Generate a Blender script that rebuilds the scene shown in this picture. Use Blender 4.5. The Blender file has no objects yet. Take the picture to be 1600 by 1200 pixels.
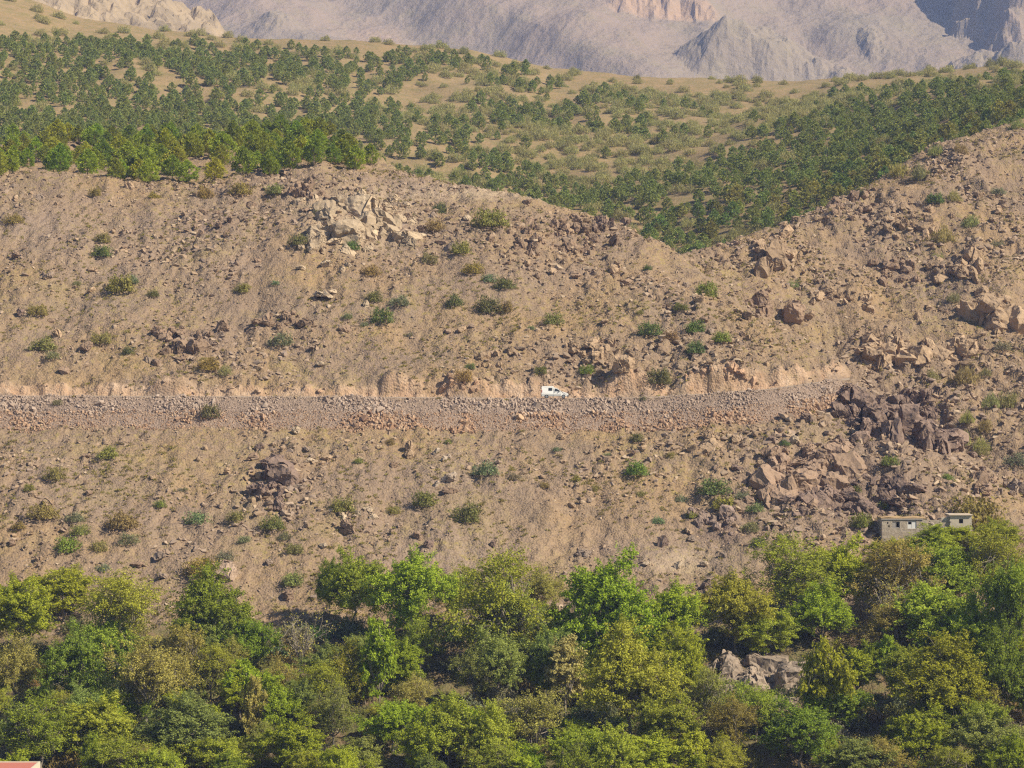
import bpy, bmesh, math, random
import numpy as np
from mathutils import Vector, Matrix

random.seed(7)
RNG = np.random.default_rng(7)
SC = bpy.context.scene
COL = SC.collection

# ------------------------------------------------------------------ camera, world, sun, exposure
F = 4000.0                                   # focal length in photograph pixels (1600 wide)
cam_d = bpy.data.cameras.new('camera')
cam_d.sensor_width = 36.0
cam_d.lens = 36.0 * F / 1600.0
cam_d.clip_start = 1.0
cam_d.clip_end = 12000.0
cam = bpy.data.objects.new('camera', cam_d)
cam.location = (0, 0, 0)
cam.rotation_euler = (math.radians(90), 0, 0)
COL.objects.link(cam)
SC.camera = cam

SUN = Vector((0.68, -0.34, 0.64)).normalized()
world = bpy.data.worlds.new('World')
SC.world = world
world.use_nodes = True
wn = world.node_tree
bg = wn.nodes['Background']
sky = wn.nodes.new('ShaderNodeTexSky')
sky.sky_type = 'NISHITA'
sky.sun_disc = False
sky.sun_elevation = math.asin(SUN.z)
sky.sun_rotation = math.atan2(SUN.x, SUN.y)
sky.altitude = 1500
wn.links.new(sky.outputs[0], bg.inputs[0])
bg.inputs[1].default_value = 0.065
sun_d = bpy.data.lights.new('sun', 'SUN')
sun_d.energy = 5.0
sun_d.angle = math.radians(0.55)
sun_d.color = (1.0, 0.91, 0.77)
sun = bpy.data.objects.new('sun', sun_d)
sun.rotation_euler = (-SUN).to_track_quat('-Z', 'Y').to_euler()
COL.objects.link(sun)
SC.view_settings.view_transform = 'Standard'
SC.view_settings.look = 'None'
SC.view_settings.gamma = 1.0
SC.view_settings.use_curve_mapping = False
SC.view_settings.exposure = 0.50
SC.render.engine = 'CYCLES'
SC.cycles.use_denoising = False
SC.cycles.filter_width = 1.25
SC.cycles.max_bounces = 6
SC.cycles.diffuse_bounces = 3
SC.cycles.transmission_bounces = 3
SC.cycles.volume_bounces = 1
SC.cycles.volume_step_rate = 1.0

# ------------------------------------------------------------------ numpy noise
def _h(ix, iy, s):
    h = (ix.astype(np.int64) * 374761393 + iy.astype(np.int64) * 668265263 + s * 974634777) & 0xffffffff
    h = ((h ^ (h >> 13)) * 1274126177) & 0xffffffff
    h = ((h ^ (h >> 16)) * 2246822519) & 0xffffffff
    return ((h ^ (h >> 15)) & 0xffffff) / float(0x1000000)

def perlin(x, y, s=0):
    x = np.asarray(x, float); y = np.asarray(y, float)
    ix = np.floor(x); iy = np.floor(y); fx = x - ix; fy = y - iy
    def g(ox, oy):
        a = _h(ix + ox, iy + oy, s) * (2 * math.pi)
        return np.cos(a) * (fx - ox) + np.sin(a) * (fy - oy)
    u = fx * fx * fx * (fx * (fx * 6 - 15) + 10); v = fy * fy * fy * (fy * (fy * 6 - 15) + 10)
    a = g(0, 0); b = g(1, 0); c = g(0, 1); d = g(1, 1)
    return ((a + u * (b - a)) * (1 - v) + (c + u * (d - c)) * v) * 1.5

def fbm(x, y, o=4, s=0, gain=0.5):
    t = 0; a = 1.0; f = 1.0
    for i in range(o):
        t = t + a * perlin(x * f + 17.3 * i, y * f - 9.1 * i, s + i); a *= gain; f *= 2.03
    return t

def ridged(x, y, o=4, s=0, gain=0.5):
    t = 0; a = 1.0; f = 1.0
    for i in range(o):
        t = t + a * (1 - 2 * np.abs(perlin(x * f + 7.7 * i, y * f + 3.1 * i, s + i))); a *= gain; f *= 2.1
    return t

def worley(x, y, s=0):
    ix = np.floor(x); iy = np.floor(y)
    f1 = np.full(np.shape(x), 9.0); f2 = f1.copy(); cid = np.zeros(np.shape(x))
    for ox in (-1, 0, 1):
        for oy in (-1, 0, 1):
            cx = ix + ox; cy = iy + oy
            d = np.hypot(cx + _h(cx, cy, s) - x, cy + _h(cx, cy, s + 1) - y)
            r = _h(cx, cy, s + 2)
            m = d < f1
            f2 = np.where(m, f1, np.minimum(f2, d)); cid = np.where(m, r, cid); f1 = np.where(m, d, f1)
    return f1, f2, cid

def sst(x, a, b):
    t = np.clip((x - a) / (b - a), 0, 1)
    return t * t * (3 - 2 * t)

# ------------------------------------------------------------------ the lie of the land (metres)
def line(pts, depth=None):
    p = np.array(pts, float)
    return p[:, 0], p[:, 1]

# near hill: crest line   (photo column, photo row, distance)
CA = np.array([(-300, 310, 480), (0, 292, 478), (250, 290, 478), (420, 284, 480), (500, 266, 480), (600, 276, 480), (700, 289, 478),
               (800, 304, 474), (900, 334, 470), (950, 350, 466), (1000, 376, 460), (1060, 408, 452), (1120, 446, 444), (1190, 496, 435),
               (1250, 540, 426), (1310, 578, 417), (1345, 592, 413), (1400, 626, 408), (1490, 690, 400), (1560, 742, 392), (1620, 775, 386), (1800, 900, 375)])
CAX = (CA[:, 0] - 800) / F * CA[:, 2]; CAY = CA[:, 2]; CAZ = (600 - CA[:, 1]) / F * CA[:, 2]
# right hill
CD = np.array([(700, 620, 470), (900, 510, 475), (1000, 445, 480), (1060, 402, 488), (1150, 376, 500), (1250, 341, 518), (1330, 306, 530), (1400, 264, 542),
               (1470, 226, 552), (1560, 197, 562), (1620, 180, 568), (1900, 90, 590)])
CDX = (CD[:, 0] - 800) / F * CD[:, 2]; CDY = CD[:, 2]; CDZ = (600 - CD[:, 1]) / F * CD[:, 2]
# plantation hill
CB = np.array([(-400, -160), (-100, -60), (0, -14), (60, 4), (130, 28), (250, 46), (400, 62), (560, 62), (740, 78), (860, 106), (1000, 119), (1230, 127),
               (1400, 117), (1560, 102), (1700, 92), (2000, 60)], float)
CBY = 1000.0
CBX = (CB[:, 0] - 800) / F * CBY; CBZ = (600 - CB[:, 1]) / F * CBY
FB = np.array([(-300, 40), (0, 40), (500, 34), (900, 26), (1060, 28), (1250, 37), (1400, 48), (1600, 60), (1900, 75)], float)
FBX = (FB[:, 0] - 800) / F * 610
# road
RD = np.array([(-300, -1.9), (0, -1.9), (600, -2.1), (860, -2.35), (1000, -2.2), (1120, -1.5), (1200, -0.9), (1300, 0.4), (1345, 0.9), (1800, 1.2)], float)
RDX = (RD[:, 0] - 800) / 10.0
CUT = np.array([(-300, 1.3), (0, 1.3), (150, 1.5), (300, 1.8), (420, 1.0), (560, 2.0), (700, 2.9), (800, 2.6), (900, 1.8), (1000, 2.8), (1150, 3.3), (1250, 2.8),
                (1345, 1.4), (1800, 1.0)], float)
CUTX = (CUT[:, 0] - 800) / 10.0

def road_y(x):
    return 400 + 0.03 * np.clip(x - 35, 0, None) ** 2 + 0.8 * np.sin(x * 0.06)

def prof(y, ks):
    z = ks[0][1] + 0 * y
    for (y0, z0), (y1, z1) in zip(ks[:-1], ks[1:]):
        z = z + np.clip((y - y0) / (y1 - y0), 0, 1) * (z1 - z0)
    return z

def HA(x, y):
    yc = np.interp(x, CAX, CAY); zc = np.interp(x, CAX, CAZ)
    yr = road_y(x); zr = np.interp(x, RDX, RD[:, 1]); hc = np.interp(x, CUTX, CUT[:, 1])
    hn = hc * (0.85 * perlin(x * 0.14, 0 * x, 71) + 0.22 * perlin(x * 0.55, y * 0.5, 75))
    pl = np.interp(x, [-200, -42, -30, -18], [85, 85, 30, 6])
    e = 2.45
    lift = 0.5 * fbm(x / 9, 0 * x, 3, 72)
    cuty = yr + e + 0.9
    yw = y + (0.75 * fbm(x * 0.16, y * 0.15, 6, 73, 0.62) + 0.25) * sst(y, yr + 1.2, yr + e) * (1 - sst(y, cuty + 0.6, cuty + 6))
    yc1 = np.maximum(yc, cuty + 8)
    ym = (cuty + 0.25 + yc1) / 2
    toe_z = -31 + 0 * x
    a1 = prof(yw, [(0 * x - 10, -76 + 0 * x), (180 + 0 * x, -74 + 0 * x), (242 + 0 * x, -58 + 0 * x), (345 + 0 * x, toe_z),
                  (yr - e - 5.2, zr - 4.7 + lift * 0.9), (yr - e, zr + 0.18 * lift), (cuty - 0.45, zr + 0.02), (cuty + 0.4, zr + hc), (ym, (zr + hc + zc) / 2 + 1.6), (yc1, zc),
                  (yc1 + pl, zc + pl * 0.19), (yc1 + pl + 90, zc + pl * 0.19 - 42)])
    a1 = a1 + hn * sst(yw, cuty - 0.3, cuty + 0.3) * (1 - sst(y, cuty + 0.6, cuty + 5.0))
    ym2 = (345 + yc) / 2
    a2 = prof(y, [(0 * x - 10, -76 + 0 * x), (180 + 0 * x, -74 + 0 * x), (242 + 0 * x, -58 + 0 * x), (345 + 0 * x, toe_z + np.clip(x - 60, 0, 30) * 0.05), (ym2, (toe_z + zc) / 2 + 1.0),
                  (yc, zc), (yc + 80, zc - 50)])
    w = sst(x, 51.5, 57.0)
    z = a1 * (1 - w) + a2 * w
    m = np.clip((np.abs(y - yr + 2.5) - 8) / 12, 0, 1) * (1 - w) + w * np.clip(np.abs(y - yc) / 15, 0.1, 1)
    z = z + m * (1.3 * fbm(x / 26, y / 26, 3, 3) + 0.45 * ridged(x / 10 + 0.3 * fbm(x / 20, y / 20, 2, 6), y / 42, 3, 7, 0.55)) * np.where(y > yc + 10, 0.6, 1)
    # garden terraces under the trees
    t = sst(340 - y, 0, 12) * sst(y, 236, 250)
    st = (y + 3 * fbm(x / 30, y / 60, 2, 9)) / 9.0
    z = z + t * 1.1 * ((st - np.floor(st)) ** 3 - 0.3)
    return z

def HD(x, y):
    yc = np.interp(x, CDX, CDY); zc = np.interp(x, CDX, CDZ)
    z = prof(y, [(yc - 330, zc - 155), (yc - 60, zc - 29), (yc - 14, zc - 5.0), (yc, zc), (yc + 12, zc - 1.5), (yc + 70, zc - 14), (yc + 200, zc - 70)])
    m = np.clip((yc - y) / 14, 0.12, 1)
    z = z + m * (2.6 * fbm(x / 24, y / 24, 3, 21) + 0.8 * fbm(x / 9, y / 9, 2, 25))
    return z

def HB(x, y):
    zc = np.interp(x, CBX, CBZ); zf = np.interp(x, FBX, FB[:, 1])
    k = 0.5 * zf + 0.5 * zc
    z = prof(y, [(300 + 0 * x, zf - 110), (610 + 0 * x, zf), (800 + 0 * x, k - 3), (CBY + 0 * x, zc), (1060 + 0 * x, zc - 2), (1300 + 0 * x, zc - 110)])
    m = sst(y, 600, 680) * (1 - sst(y, 900, 985))
    z = z + m * (5.0 * fbm(x / 95 + 5, y / 95, 3, 31) + 1.2 * fbm(x / 22, y / 22, 2, 33)) + 0.5 * fbm(x / 12, y / 12, 2, 35) * sst(y, 600, 680)
    return z

LAST = {}
def H0(x, y):
    a = HA(x, y); d = HD(x, y); b = HB(x, y)
    h = np.maximum(np.maximum(a, d), b)
    LAST.update(dh=(d > a).astype(float), h=h)
    return h

def px_of(x, y, z):
    return 800 + x / y * F, 600 - z / y * F

def masks(x, y):
    """rockiness 0..1, flat (road and bank) 0..1, right-hill 0..1"""
    yr = road_y(x)
    w = sst(x, 51.5, 57.0)
    onroad = (1 - w) * (1 - sst(np.abs(y - yr), 2.2, 2.8))
    bank = (1 - w) * sst(y - yr, -8.2, -7.2) * (1 - sst(y - yr, -2.9, -2.4))
    cut = (1 - w) * sst(y - yr, 2.2, 2.7) * (1 - sst(y - yr, 3.2, 4.8))
    dh = LAST['dh']
    rk = np.clip(0.42 + 0.75 * fbm(x / 22, y / 22, 3, 41), 0, 1)
    u, v = px_of(x, np.maximum(y, 50), LAST['h'])
    def ell(cu, cv, ru, rv):
        return np.exp(-(((u - cu) / ru) ** 2 + ((v - cv) / rv) ** 2))
    b = ell(1390, 655, 110, 55) * 0.8 + ell(900, 380, 130, 45) + ell(1380, 690, 150, 90) * 1.3 + ell(1230, 760, 110, 80) + ell(1300, 800, 170, 60) + ell(430, 750, 50, 60) \
        + ell(290, 535, 80, 40) + ell(540, 330, 110, 60) + ell(950, 570, 120, 40) + ell(1120, 560, 120, 35)
    rk = np.clip(rk + b + 0.35 * dh, 0, 1.4)
    rk = rk * sst(y, 335, 350)
    LAST['m'] = (rk, onroad, bank, cut, dh)
    return LAST['m']

def detail(x, y):
    rk, onroad, bank, cut, dh = masks(x, y)
    quiet = 1 - np.clip(onroad + 0.75 * bank, 0, 1)
    fade = 1 - sst(y, 570, 592)
    d = 0.30 * fbm(x / 4.5, y / 4.5, 3, 51)
    # rocky steps: blocks of three sizes with steep edges, proud by different amounts
    wx = x + 0.9 * perlin(x / 2.2, y / 2.2, 54) + 0.3 * perlin(x / 0.7, y / 0.7, 56); wy = y + 0.9 * perlin(x / 2.2, y / 2.2, 55)
    h1, h2, q = worley(wx / 5.5 + 0.25 * wy / 5.5, wy / 7.0, 65)
    huge = sst(h2 - h1, 0.0, 0.30) * (q - 0.45)
    f1, f2, c = worley(wx / 2.3 + 0.25 * wy / 2.3, wy / 3.0, 61)
    big = sst(f2 - f1, 0.0, 0.28) * (c - 0.40)
    g1, g2, e = worley(wx / 0.95, wy / 1.25 + 0.2 * wx, 67)
    small = sst(g2 - g1, 0.0, 0.22) * (e - 0.4)
    d = d + rk * (huge * (0.4 + 1.0 * dh) + big * (0.55 + 0.35 * dh) + small * 0.4) + 0.36 * small + 0.15 * fbm(x / 0.9, y / 0.9, 2, 69)
    d = d * quiet * fade
    d = d + 0.10 * bank * fbm(x / 1.2, y / 1.2, 2, 59) + 0.03 * onroad * fbm(x / 1.5, y / 1.5, 2, 60)
    d = d + cut * 0.35 * fbm(x / 1.6, y / 3, 3, 63, 0.6) * sst(y - road_y(x), 2.9, 3.4)
    return d

def HG(x, y):
    """finished ground height of the near land"""
    x = np.asarray(x, float); y = np.asarray(y, float)
    h = H0(x, y)
    return h + np.where(y < 600, detail(x, y), 0)

YS = np.concatenate([np.arange(238, 600, 1.0), np.arange(600, 1010, 3.0)])
def hit(us, vs, y0=238):
    """ground point that the photograph shows at (column, row)"""
    us = np.atleast_1d(np.asarray(us, float)); vs = np.atleast_1d(np.asarray(vs, float))
    ys = YS[YS >= y0]
    yy = np.repeat(ys[None], len(us), 0)
    xx = (us[:, None] - 800) / F * yy; zz = (600 - vs[:, None]) / F * yy
    hh = H0(xx, yy) - zz
    ab = hh > 0
    k = np.where(ab.any(1), ab.argmax(1), len(ys) - 1)
    k = np.clip(k, 1, None)
    r = np.arange(len(us))
    h0 = hh[r, k - 1]; h1 = hh[r, k]
    t = np.clip(-h0 / np.where(np.abs(h1 - h0) < 1e-6, 1, h1 - h0), 0, 1)
    y = ys[k - 1] + t * (ys[k] - ys[k - 1])
    x = (us - 800) / F * y
    return np.stack([x, y, HG(x, y)], 1)

# ------------------------------------------------------------------ materials
def new_mat(name):
    m = bpy.data.materials.new(name); m.use_nodes = True
    nt = m.node_tree
    for n in list(nt.nodes):
        if n.type != 'OUTPUT_MATERIAL': nt.nodes.remove(n)
    return m, nt, nt.nodes['Material Output']

class N:
    def __init__(s, nt): s.nt = nt
    def node(s, t, **k):
        n = s.nt.nodes.new(t)
        for a, v in k.items():
            if a in n.inputs.keys() or isinstance(a, int): pass
            setattr(n, a, v)
        return n
    def set(s, n, key, v):
        if isinstance(v, bpy.types.NodeSocket): s.nt.links.new(v, n.inputs[key])
        else: n.inputs[key].default_value = v
    def noise(s, vec, scale, detail=4, rough=0.55, dist=0.0):
        n = s.node('ShaderNodeTexNoise')
        if vec is not None: s.set(n, 'Vector', vec)
        s.set(n, 'Scale', scale); s.set(n, 'Detail', detail); s.set(n, 'Roughness', rough); s.set(n, 'Distortion', dist)
        return n.outputs['Fac']
    def voro(s, vec, scale, feature='F1'):
        n = s.node('ShaderNodeTexVoronoi', feature=feature)
        if vec is not None: s.set(n, 'Vector', vec)
        s.set(n, 'Scale', scale)
        return n
    def ramp(s, fac, *stops):
        n = s.node('ShaderNodeValToRGB'); s.set(n, 0, fac)
        cr = n.color_ramp
        while len(cr.elements) < len(stops): cr.elements.new(0.5)
        for e, (p, c) in zip(cr.elements, stops):
            e.position = p; e.color = c if len(c) == 4 else (*c, 1)
        return n.outputs[0]
    def rng(s, v, a, b, c=0.0, d=1.0):
        n = s.node('ShaderNodeMapRange'); s.set(n, 0, v); s.set(n, 1, a); s.set(n, 2, b); s.set(n, 3, c); s.set(n, 4, d)
        return n.outputs[0]
    def mix(s, f, a, b, mode='MIX'):
        n = s.node('ShaderNodeMix', data_type='RGBA', blend_type=mode)
        s.set(n, 0, f)
        for k, v in ((6, a), (7, b)):
            if isinstance(v, tuple) and len(v) == 3: v = (*v, 1)
            s.set(n, k, v)
        return n.outputs[2]
    def math(s, op, a, b=0.0):
        n = s.node('ShaderNodeMath', operation=op); s.set(n, 0, a); s.set(n, 1, b)
        return n.outputs[0]
    def attr(s, name):
        n = s.node('ShaderNodeAttribute', attribute_name=name)
        return n.outputs['Fac']
    def pos(s): return s.node('ShaderNodeNewGeometry').outputs['Position']
    def objco(s): return s.node('ShaderNodeTexCoord').outputs['Object']
    def info(s): return s.node('ShaderNodeObjectInfo')
    def island(s): return s.node('ShaderNodeNewGeometry').outputs['Random Per Island']
    def bump(s, h, dist, strength=1.0):
        n = s.node('ShaderNodeBump'); s.set(n, 'Height', h); s.set(n, 'Distance', dist); s.set(n, 'Strength', strength)
        return n.outputs[0]
    def bsdf(s, out, col, rough=0.9, normal=None, spec=0.2):
        b = s.node('ShaderNodeBsdfPrincipled')
        if isinstance(col, tuple) and len(col) == 3: col = (*col, 1)
        s.set(b, 'Base Color', col); s.set(b, 'Roughness', rough); s.set(b, 'Specular IOR Level', spec)
        if normal is not None: s.set(b, 'Normal', normal)
        s.nt.links.new(b.outputs[0], out.inputs[0])
        return b

TAN = (0.315, 0.214, 0.120); MAUVE = (0.262, 0.190, 0.142); DARKR = (0.20, 0.14, 0.11); STRAW = (0.31, 0.25, 0.085); ORANGE = (0.52, 0.33, 0.20)

def mat_ground():
    m, nt, out = new_mat('dry_hillside'); n = N(nt); p = n.pos()
    n1 = n.noise(p, 0.045, 4, 0.6); n2 = n.noise(p, 0.35, 6, 0.65); n3 = n.noise(p, 2.2, 6, 0.7); n4 = n.noise(p, 0.9, 5, 0.7)
    c = n.mix(n.rng(n1, 0.40, 0.60), TAN, MAUVE)
    c = n.mix(n.rng(n.attr('scree'), 0, 1, 0, 0.9), c, (0.275, 0.210, 0.175))
    c = n.mix(n.rng(n.noise(p, 0.11, 5, 0.6), 0.50, 0.64, 0, 0.65), c, (0.235, 0.180, 0.140))
    c = n.mix(n.rng(n.noise(p, 0.075, 5, 0.65, 0.8), 0.54, 0.68, 0, 0.6), c, (0.30, 0.235, 0.105))
    v = n.voro(p, 1.5)
    c = n.mix(n.rng(v.outputs['Color'], 0.0, 1.0, 0.0, 0.35), c, (0.40, 0.295, 0.185))
    c = n.mix(n.rng(n3, 0.46, 0.68, 0, 0.8), c, (0.155, 0.108, 0.075))
    c = n.mix(n.rng(n2, 0.50, 0.72, 0, 0.6), c, (0.205, 0.150, 0.115))
    gm = n.math('MULTIPLY', n.rng(n4, 0.52, 0.66), n.rng(n.attr('grass'), 0, 1, 0.0, 0.75))
    c = n.mix(gm, c, STRAW)
    c = n.mix(n.math('MULTIPLY', n.attr('cut'), n.rng(n.noise(p, 0.22, 4, 0.6), 0.36, 0.52, 0.15, 0.9)), c, n.mix(n.rng(n2, 0.35, 0.65), (0.50, 0.37, 0.27), (0.40, 0.25, 0.155)))
    c = n.mix(n.math('MULTIPLY', n.attr('bank'), 0.85), c, n.mix(n2, (0.33, 0.25, 0.20), (0.24, 0.175, 0.14)))
    c = n.mix(n.attr('valley'), c, n.mix(n.rng(n2, 0.4, 0.65), (0.17, 0.12, 0.07), (0.12, 0.13, 0.04)))
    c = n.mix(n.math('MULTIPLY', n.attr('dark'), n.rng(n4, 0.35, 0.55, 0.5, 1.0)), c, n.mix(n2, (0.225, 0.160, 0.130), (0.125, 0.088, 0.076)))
    c = n.mix(n.math('MULTIPLY', n.attr('pale'), n.rng(n4, 0.35, 0.55, 0.4, 1.0)), c, n.mix(n2, (0.50, 0.40, 0.29), (0.36, 0.27, 0.18)))
    c = n.mix(n.attr('rock'), c, n.mix(n2, (0.32, 0.235, 0.16), (0.21, 0.15, 0.115)))
    v2 = n.voro(p, 3.0)
    h = n.math('ADD', n.math('MULTIPLY', n3, 0.6), n.math('MULTIPLY', v2.outputs['Distance'], -0.55))
    n.bsdf(out, c, 0.95, n.bump(h, 0.30, 0.9), 0.1)
    return m

def mat_far_ground():
    m, nt, out = new_mat('plantation_soil'); n = N(nt); p = n.pos()
    n1 = n.noise(p, 0.02, 4, 0.6); n2 = n.noise(p, 0.22, 6, 0.7); n3 = n.noise(p, 0.9, 5, 0.7)
    c = n.mix(n.rng(n1, 0.35, 0.65), (0.315, 0.220, 0.122), (0.315, 0.230, 0.130))
    c = n.mix(n.rng(n2, 0.42, 0.62, 0, 0.75), c, (0.205, 0.178, 0.075))
    c = n.mix(n.rng(n3, 0.50, 0.70, 0, 0.65), c, (0.15, 0.115, 0.06))
    n.bsdf(out, c, 0.95, n.bump(n3, 0.5, 0.8), 0.1)
    return m

def mat_mountain(pale=False):
    m, nt, out = new_mat('mountain_rock' if not pale else 'pale_crag_rock'); n = N(nt); p = n.pos()
    n1 = n.noise(p, 0.006, 5, 0.6); n2 = n.noise(p, 0.03, 8, 0.65); n3 = n.noise(p, 0.15, 6, 0.7)
    if pale:
        c = n.mix(n.rng(n2, 0.4, 0.65), (0.37, 0.29, 0.205), (0.25, 0.20, 0.15))
        c = n.mix(n.rng(n3, 0.5, 0.7, 0, 0.6), c, (0.22, 0.18, 0.13))
    else:
        c = n.mix(n.rng(n1, 0.4, 0.62), (0.270, 0.212, 0.185), (0.245, 0.205, 0.175))
        c = n.mix(n.rng(n2, 0.5, 0.68, 0, 0.55), c, (0.24, 0.21, 0.14))
        c = n.mix(n.rng(n3, 0.56, 0.72, 0, 0.5), c, (0.17, 0.14, 0.115))
        c = n.mix(n.math('MULTIPLY', n.attr('pink'), 0.6), c, (0.44, 0.30, 0.22))
        c = n.mix(n.math('MULTIPLY', n.attr('rock'), 0.6), c, n.mix(n3, (0.36, 0.31, 0.24), (0.16, 0.13, 0.11)))
    n.bsdf(out, c, 0.95, n.bump(n3, 4.0 if not pale else 2.5, 0.8), 0.1)
    return m

def mat_rock():
    m, nt, out = new_mat('weathered_rock'); n = N(nt); p = n.pos(); oi = n.info()
    n2 = n.noise(p, 1.1, 6, 0.65); n3 = n.noise(p, 5.0, 5, 0.7)
    base = oi.outputs['Color']
    c = n.mix(n.rng(n2, 0.38, 0.72, 0.0, 0.45), base, (0.34, 0.25, 0.175))
    c = n.mix(n.rng(n3, 0.50, 0.74, 0, 0.45), c, (0.12, 0.085, 0.07))
    n.bsdf(out, c, 0.92, n.bump(n.math('ADD', n2, n.math('MULTIPLY', n3, 0.5)), 0.22, 0.7), 0.15)
    return m

def mat_loose(name, stops, greying=0.5):
    m, nt, out = new_mat(name); n = N(nt); p = n.pos(); oi = n.info()
    n3 = n.noise(p, 4.0, 4, 0.7); n1 = n.noise(p, 0.06, 3, 0.6)
    rv = n.math('FRACT', n.math('ADD', n.island(), oi.outputs['Random']))
    c = n.ramp(rv, *stops)
    c = n.mix(n.rng(n1, 0.4, 0.65, 0, greying), c, (0.34, 0.26, 0.21))
    c = n.mix(n.rng(n3, 0.5, 0.75, 0, 0.3), c, (0.19, 0.135, 0.10))
    n.bsdf(out, c, 0.93, None, 0.15)
    return m

def mat_leaf(name, var=0.35, trans=0.35, warm=(0.34, 0.24, 0.05), warm_amt=0.25):
    """foliage: the plant's own tint (object colour), each leaf a little different"""
    m, nt, out = new_mat(name); n = N(nt); oi = n.info(); isl = n.island()
    c = oi.outputs['Color']
    hs = n.node('ShaderNodeHueSaturation')
    n.set(hs, 'Hue', n.rng(oi.outputs['Random'], 0, 1, 0.485, 0.515)); n.set(hs, 'Saturation', 1.0)
    n.set(hs, 'Value', n.rng(isl, 0, 1, 1 - var, 1 + var)); n.set(hs, 'Color', c)
    wn_ = n.node('ShaderNodeTexWhiteNoise', noise_dimensions='1D'); n.set(wn_, 'W', n.math('MULTIPLY', isl, 37.0))
    c2 = n.mix(n.rng(wn_.outputs['Value'], 0.75, 0.95, 0, warm_amt), hs.outputs[0], warm)
    d = n.node('ShaderNodeBsdfDiffuse'); n.set(d, 'Color', c2)
    t = n.node('ShaderNodeBsdfTranslucent'); n.set(t, 'Color', c2)
    ms = n.node('ShaderNodeMixShader'); n.set(ms, 0, trans)
    nt.links.new(d.outputs[0], ms.inputs[1]); nt.links.new(t.outputs[0], ms.inputs[2])
    nt.links.new(ms.outputs[0], out.inputs[0])
    return m

def mat_bark():
    m, nt, out = new_mat('bark'); n = N(nt); p = n.pos(); oi = n.info()
    n2 = n.noise(p, 3.0, 5, 0.7)
    c = n.mix(n2, oi.outputs['Color'], (0.10, 0.075, 0.055))
    n.bsdf(out, c, 0.9, n.bump(n2, 0.05), 0.1)
    return m

def mat_simple(name, col, rough=0.6, spec=0.3, noise_amt=0.0, scale=2.0, dark=(0.1, 0.08, 0.06), metal=0.0, bumpd=0.0):
    m, nt, out = new_mat(name); n = N(nt)
    c = (*col, 1); nrm = None
    if noise_amt > 0:
        f = n.noise(n.pos(), scale, 6, 0.7)
        c = n.mix(n.rng(f, 0.4, 0.75, 0, noise_amt), col, dark)
        if bumpd: nrm = n.bump(f, bumpd)
    b = n.bsdf(out, c, rough, nrm, spec)
    b.inputs['Metallic'].default_value = metal
    return m

M = dict(
    ground=mat_ground(), far=mat_far_ground(), mount=mat_mountain(), pale=mat_mountain(True), rock=mat_rock(),
    loose=mat_loose('loose_stone', [(0.0, (0.36, 0.255, 0.16)), (0.35, (0.29, 0.205, 0.14)), (0.6, (0.44, 0.34, 0.24)), (0.8, (0.25, 0.18, 0.13)), (1.0, (0.31, 0.235, 0.185))]),
    bank_grey=mat_loose('grey_rubble', [(0.0, (0.36, 0.275, 0.225)), (0.5, (0.40, 0.31, 0.25)), (0.8, (0.47, 0.37, 0.30)), (1.0, (0.25, 0.19, 0.16))]),
    bank_brown=mat_loose('brown_rubble', [(0.0, (0.34, 0.21, 0.135)), (0.5, (0.40, 0.26, 0.17)), (0.8, (0.48, 0.34, 0.23)), (1.0, (0.20, 0.12, 0.085))], 0.1),
    leaf=mat_leaf('leaf', 0.35, 0.35, (0.36, 0.30, 0.09), 0.13), needle=mat_leaf('needle', 0.35, 0.2, warm_amt=0.1), bushleaf=mat_leaf('bush_leaf', 0.4, 0.25), tuft=mat_leaf('dry_grass', 0.35, 0.2, (0.42, 0.33, 0.14), 0.6),
    bark=mat_bark(),
    road=mat_simple('gravel_road', (0.36, 0.29, 0.23), 0.95, 0.1, 0.5, 1.5, (0.26, 0.2, 0.16)),
)

# ------------------------------------------------------------------ mesh helpers
def link(o):
    COL.objects.link(o); return o

def mesh_np(name, verts, faces, mat=None, smooth=False):
    """verts (n,3), faces (m,3) or (m,4) arrays or a list of such arrays"""
    if not isinstance(faces, list): faces = [faces]
    faces = [np.asarray(f, np.int32) for f in faces if len(f)]
    me = bpy.data.meshes.new(name)
    verts = np.asarray(verts, np.float32)
    me.vertices.add(len(verts)); me.vertices.foreach_set('co', verts.ravel())
    nl = sum(f.size for f in faces); npoly = sum(len(f) for f in faces)
    me.loops.add(nl); me.loops.foreach_set('vertex_index', np.concatenate([f.ravel() for f in faces]))
    me.polygons.add(npoly)
    sizes = np.concatenate([np.full(len(f), f.shape[1], np.int32) for f in faces])
    starts = np.concatenate([[0], np.cumsum(sizes)[:-1]]).astype(np.int32)
    me.polygons.foreach_set('loop_start', starts)
    me.polygons.foreach_set('use_smooth', np.full(npoly, smooth, bool))
    me.update(calc_edges=True)
    me.validate()
    if mat: me.materials.append(mat)
    return me

def obj(name, me, parent=None, loc=None, rot=None, scale=None, color=None):
    o = bpy.data.objects.new(name, me)
    if loc is not None: o.location = [float(v) for v in loc]
    if rot is not None: o.rotation_euler = [float(v) for v in rot]
    if scale is not None: o.scale = [float(v) for v in scale] if hasattr(scale, '__len__') else (float(scale),) * 3
    if color is not None: o.color = (*[float(v) for v in color], 1.0)
    if parent is not None: o.parent = parent
    return link(o)

def empty(name, loc, rotz=0.0, scale=None):
    o = bpy.data.objects.new(name, None)
    o.empty_display_size = 0.5
    o.location = [float(v) for v in loc]; o.rotation_euler = (0, 0, float(rotz))
    if scale is not None: o.scale = [float(v) for v in scale] if hasattr(scale, '__len__') else (float(scale),) * 3
    return link(o)

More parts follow.
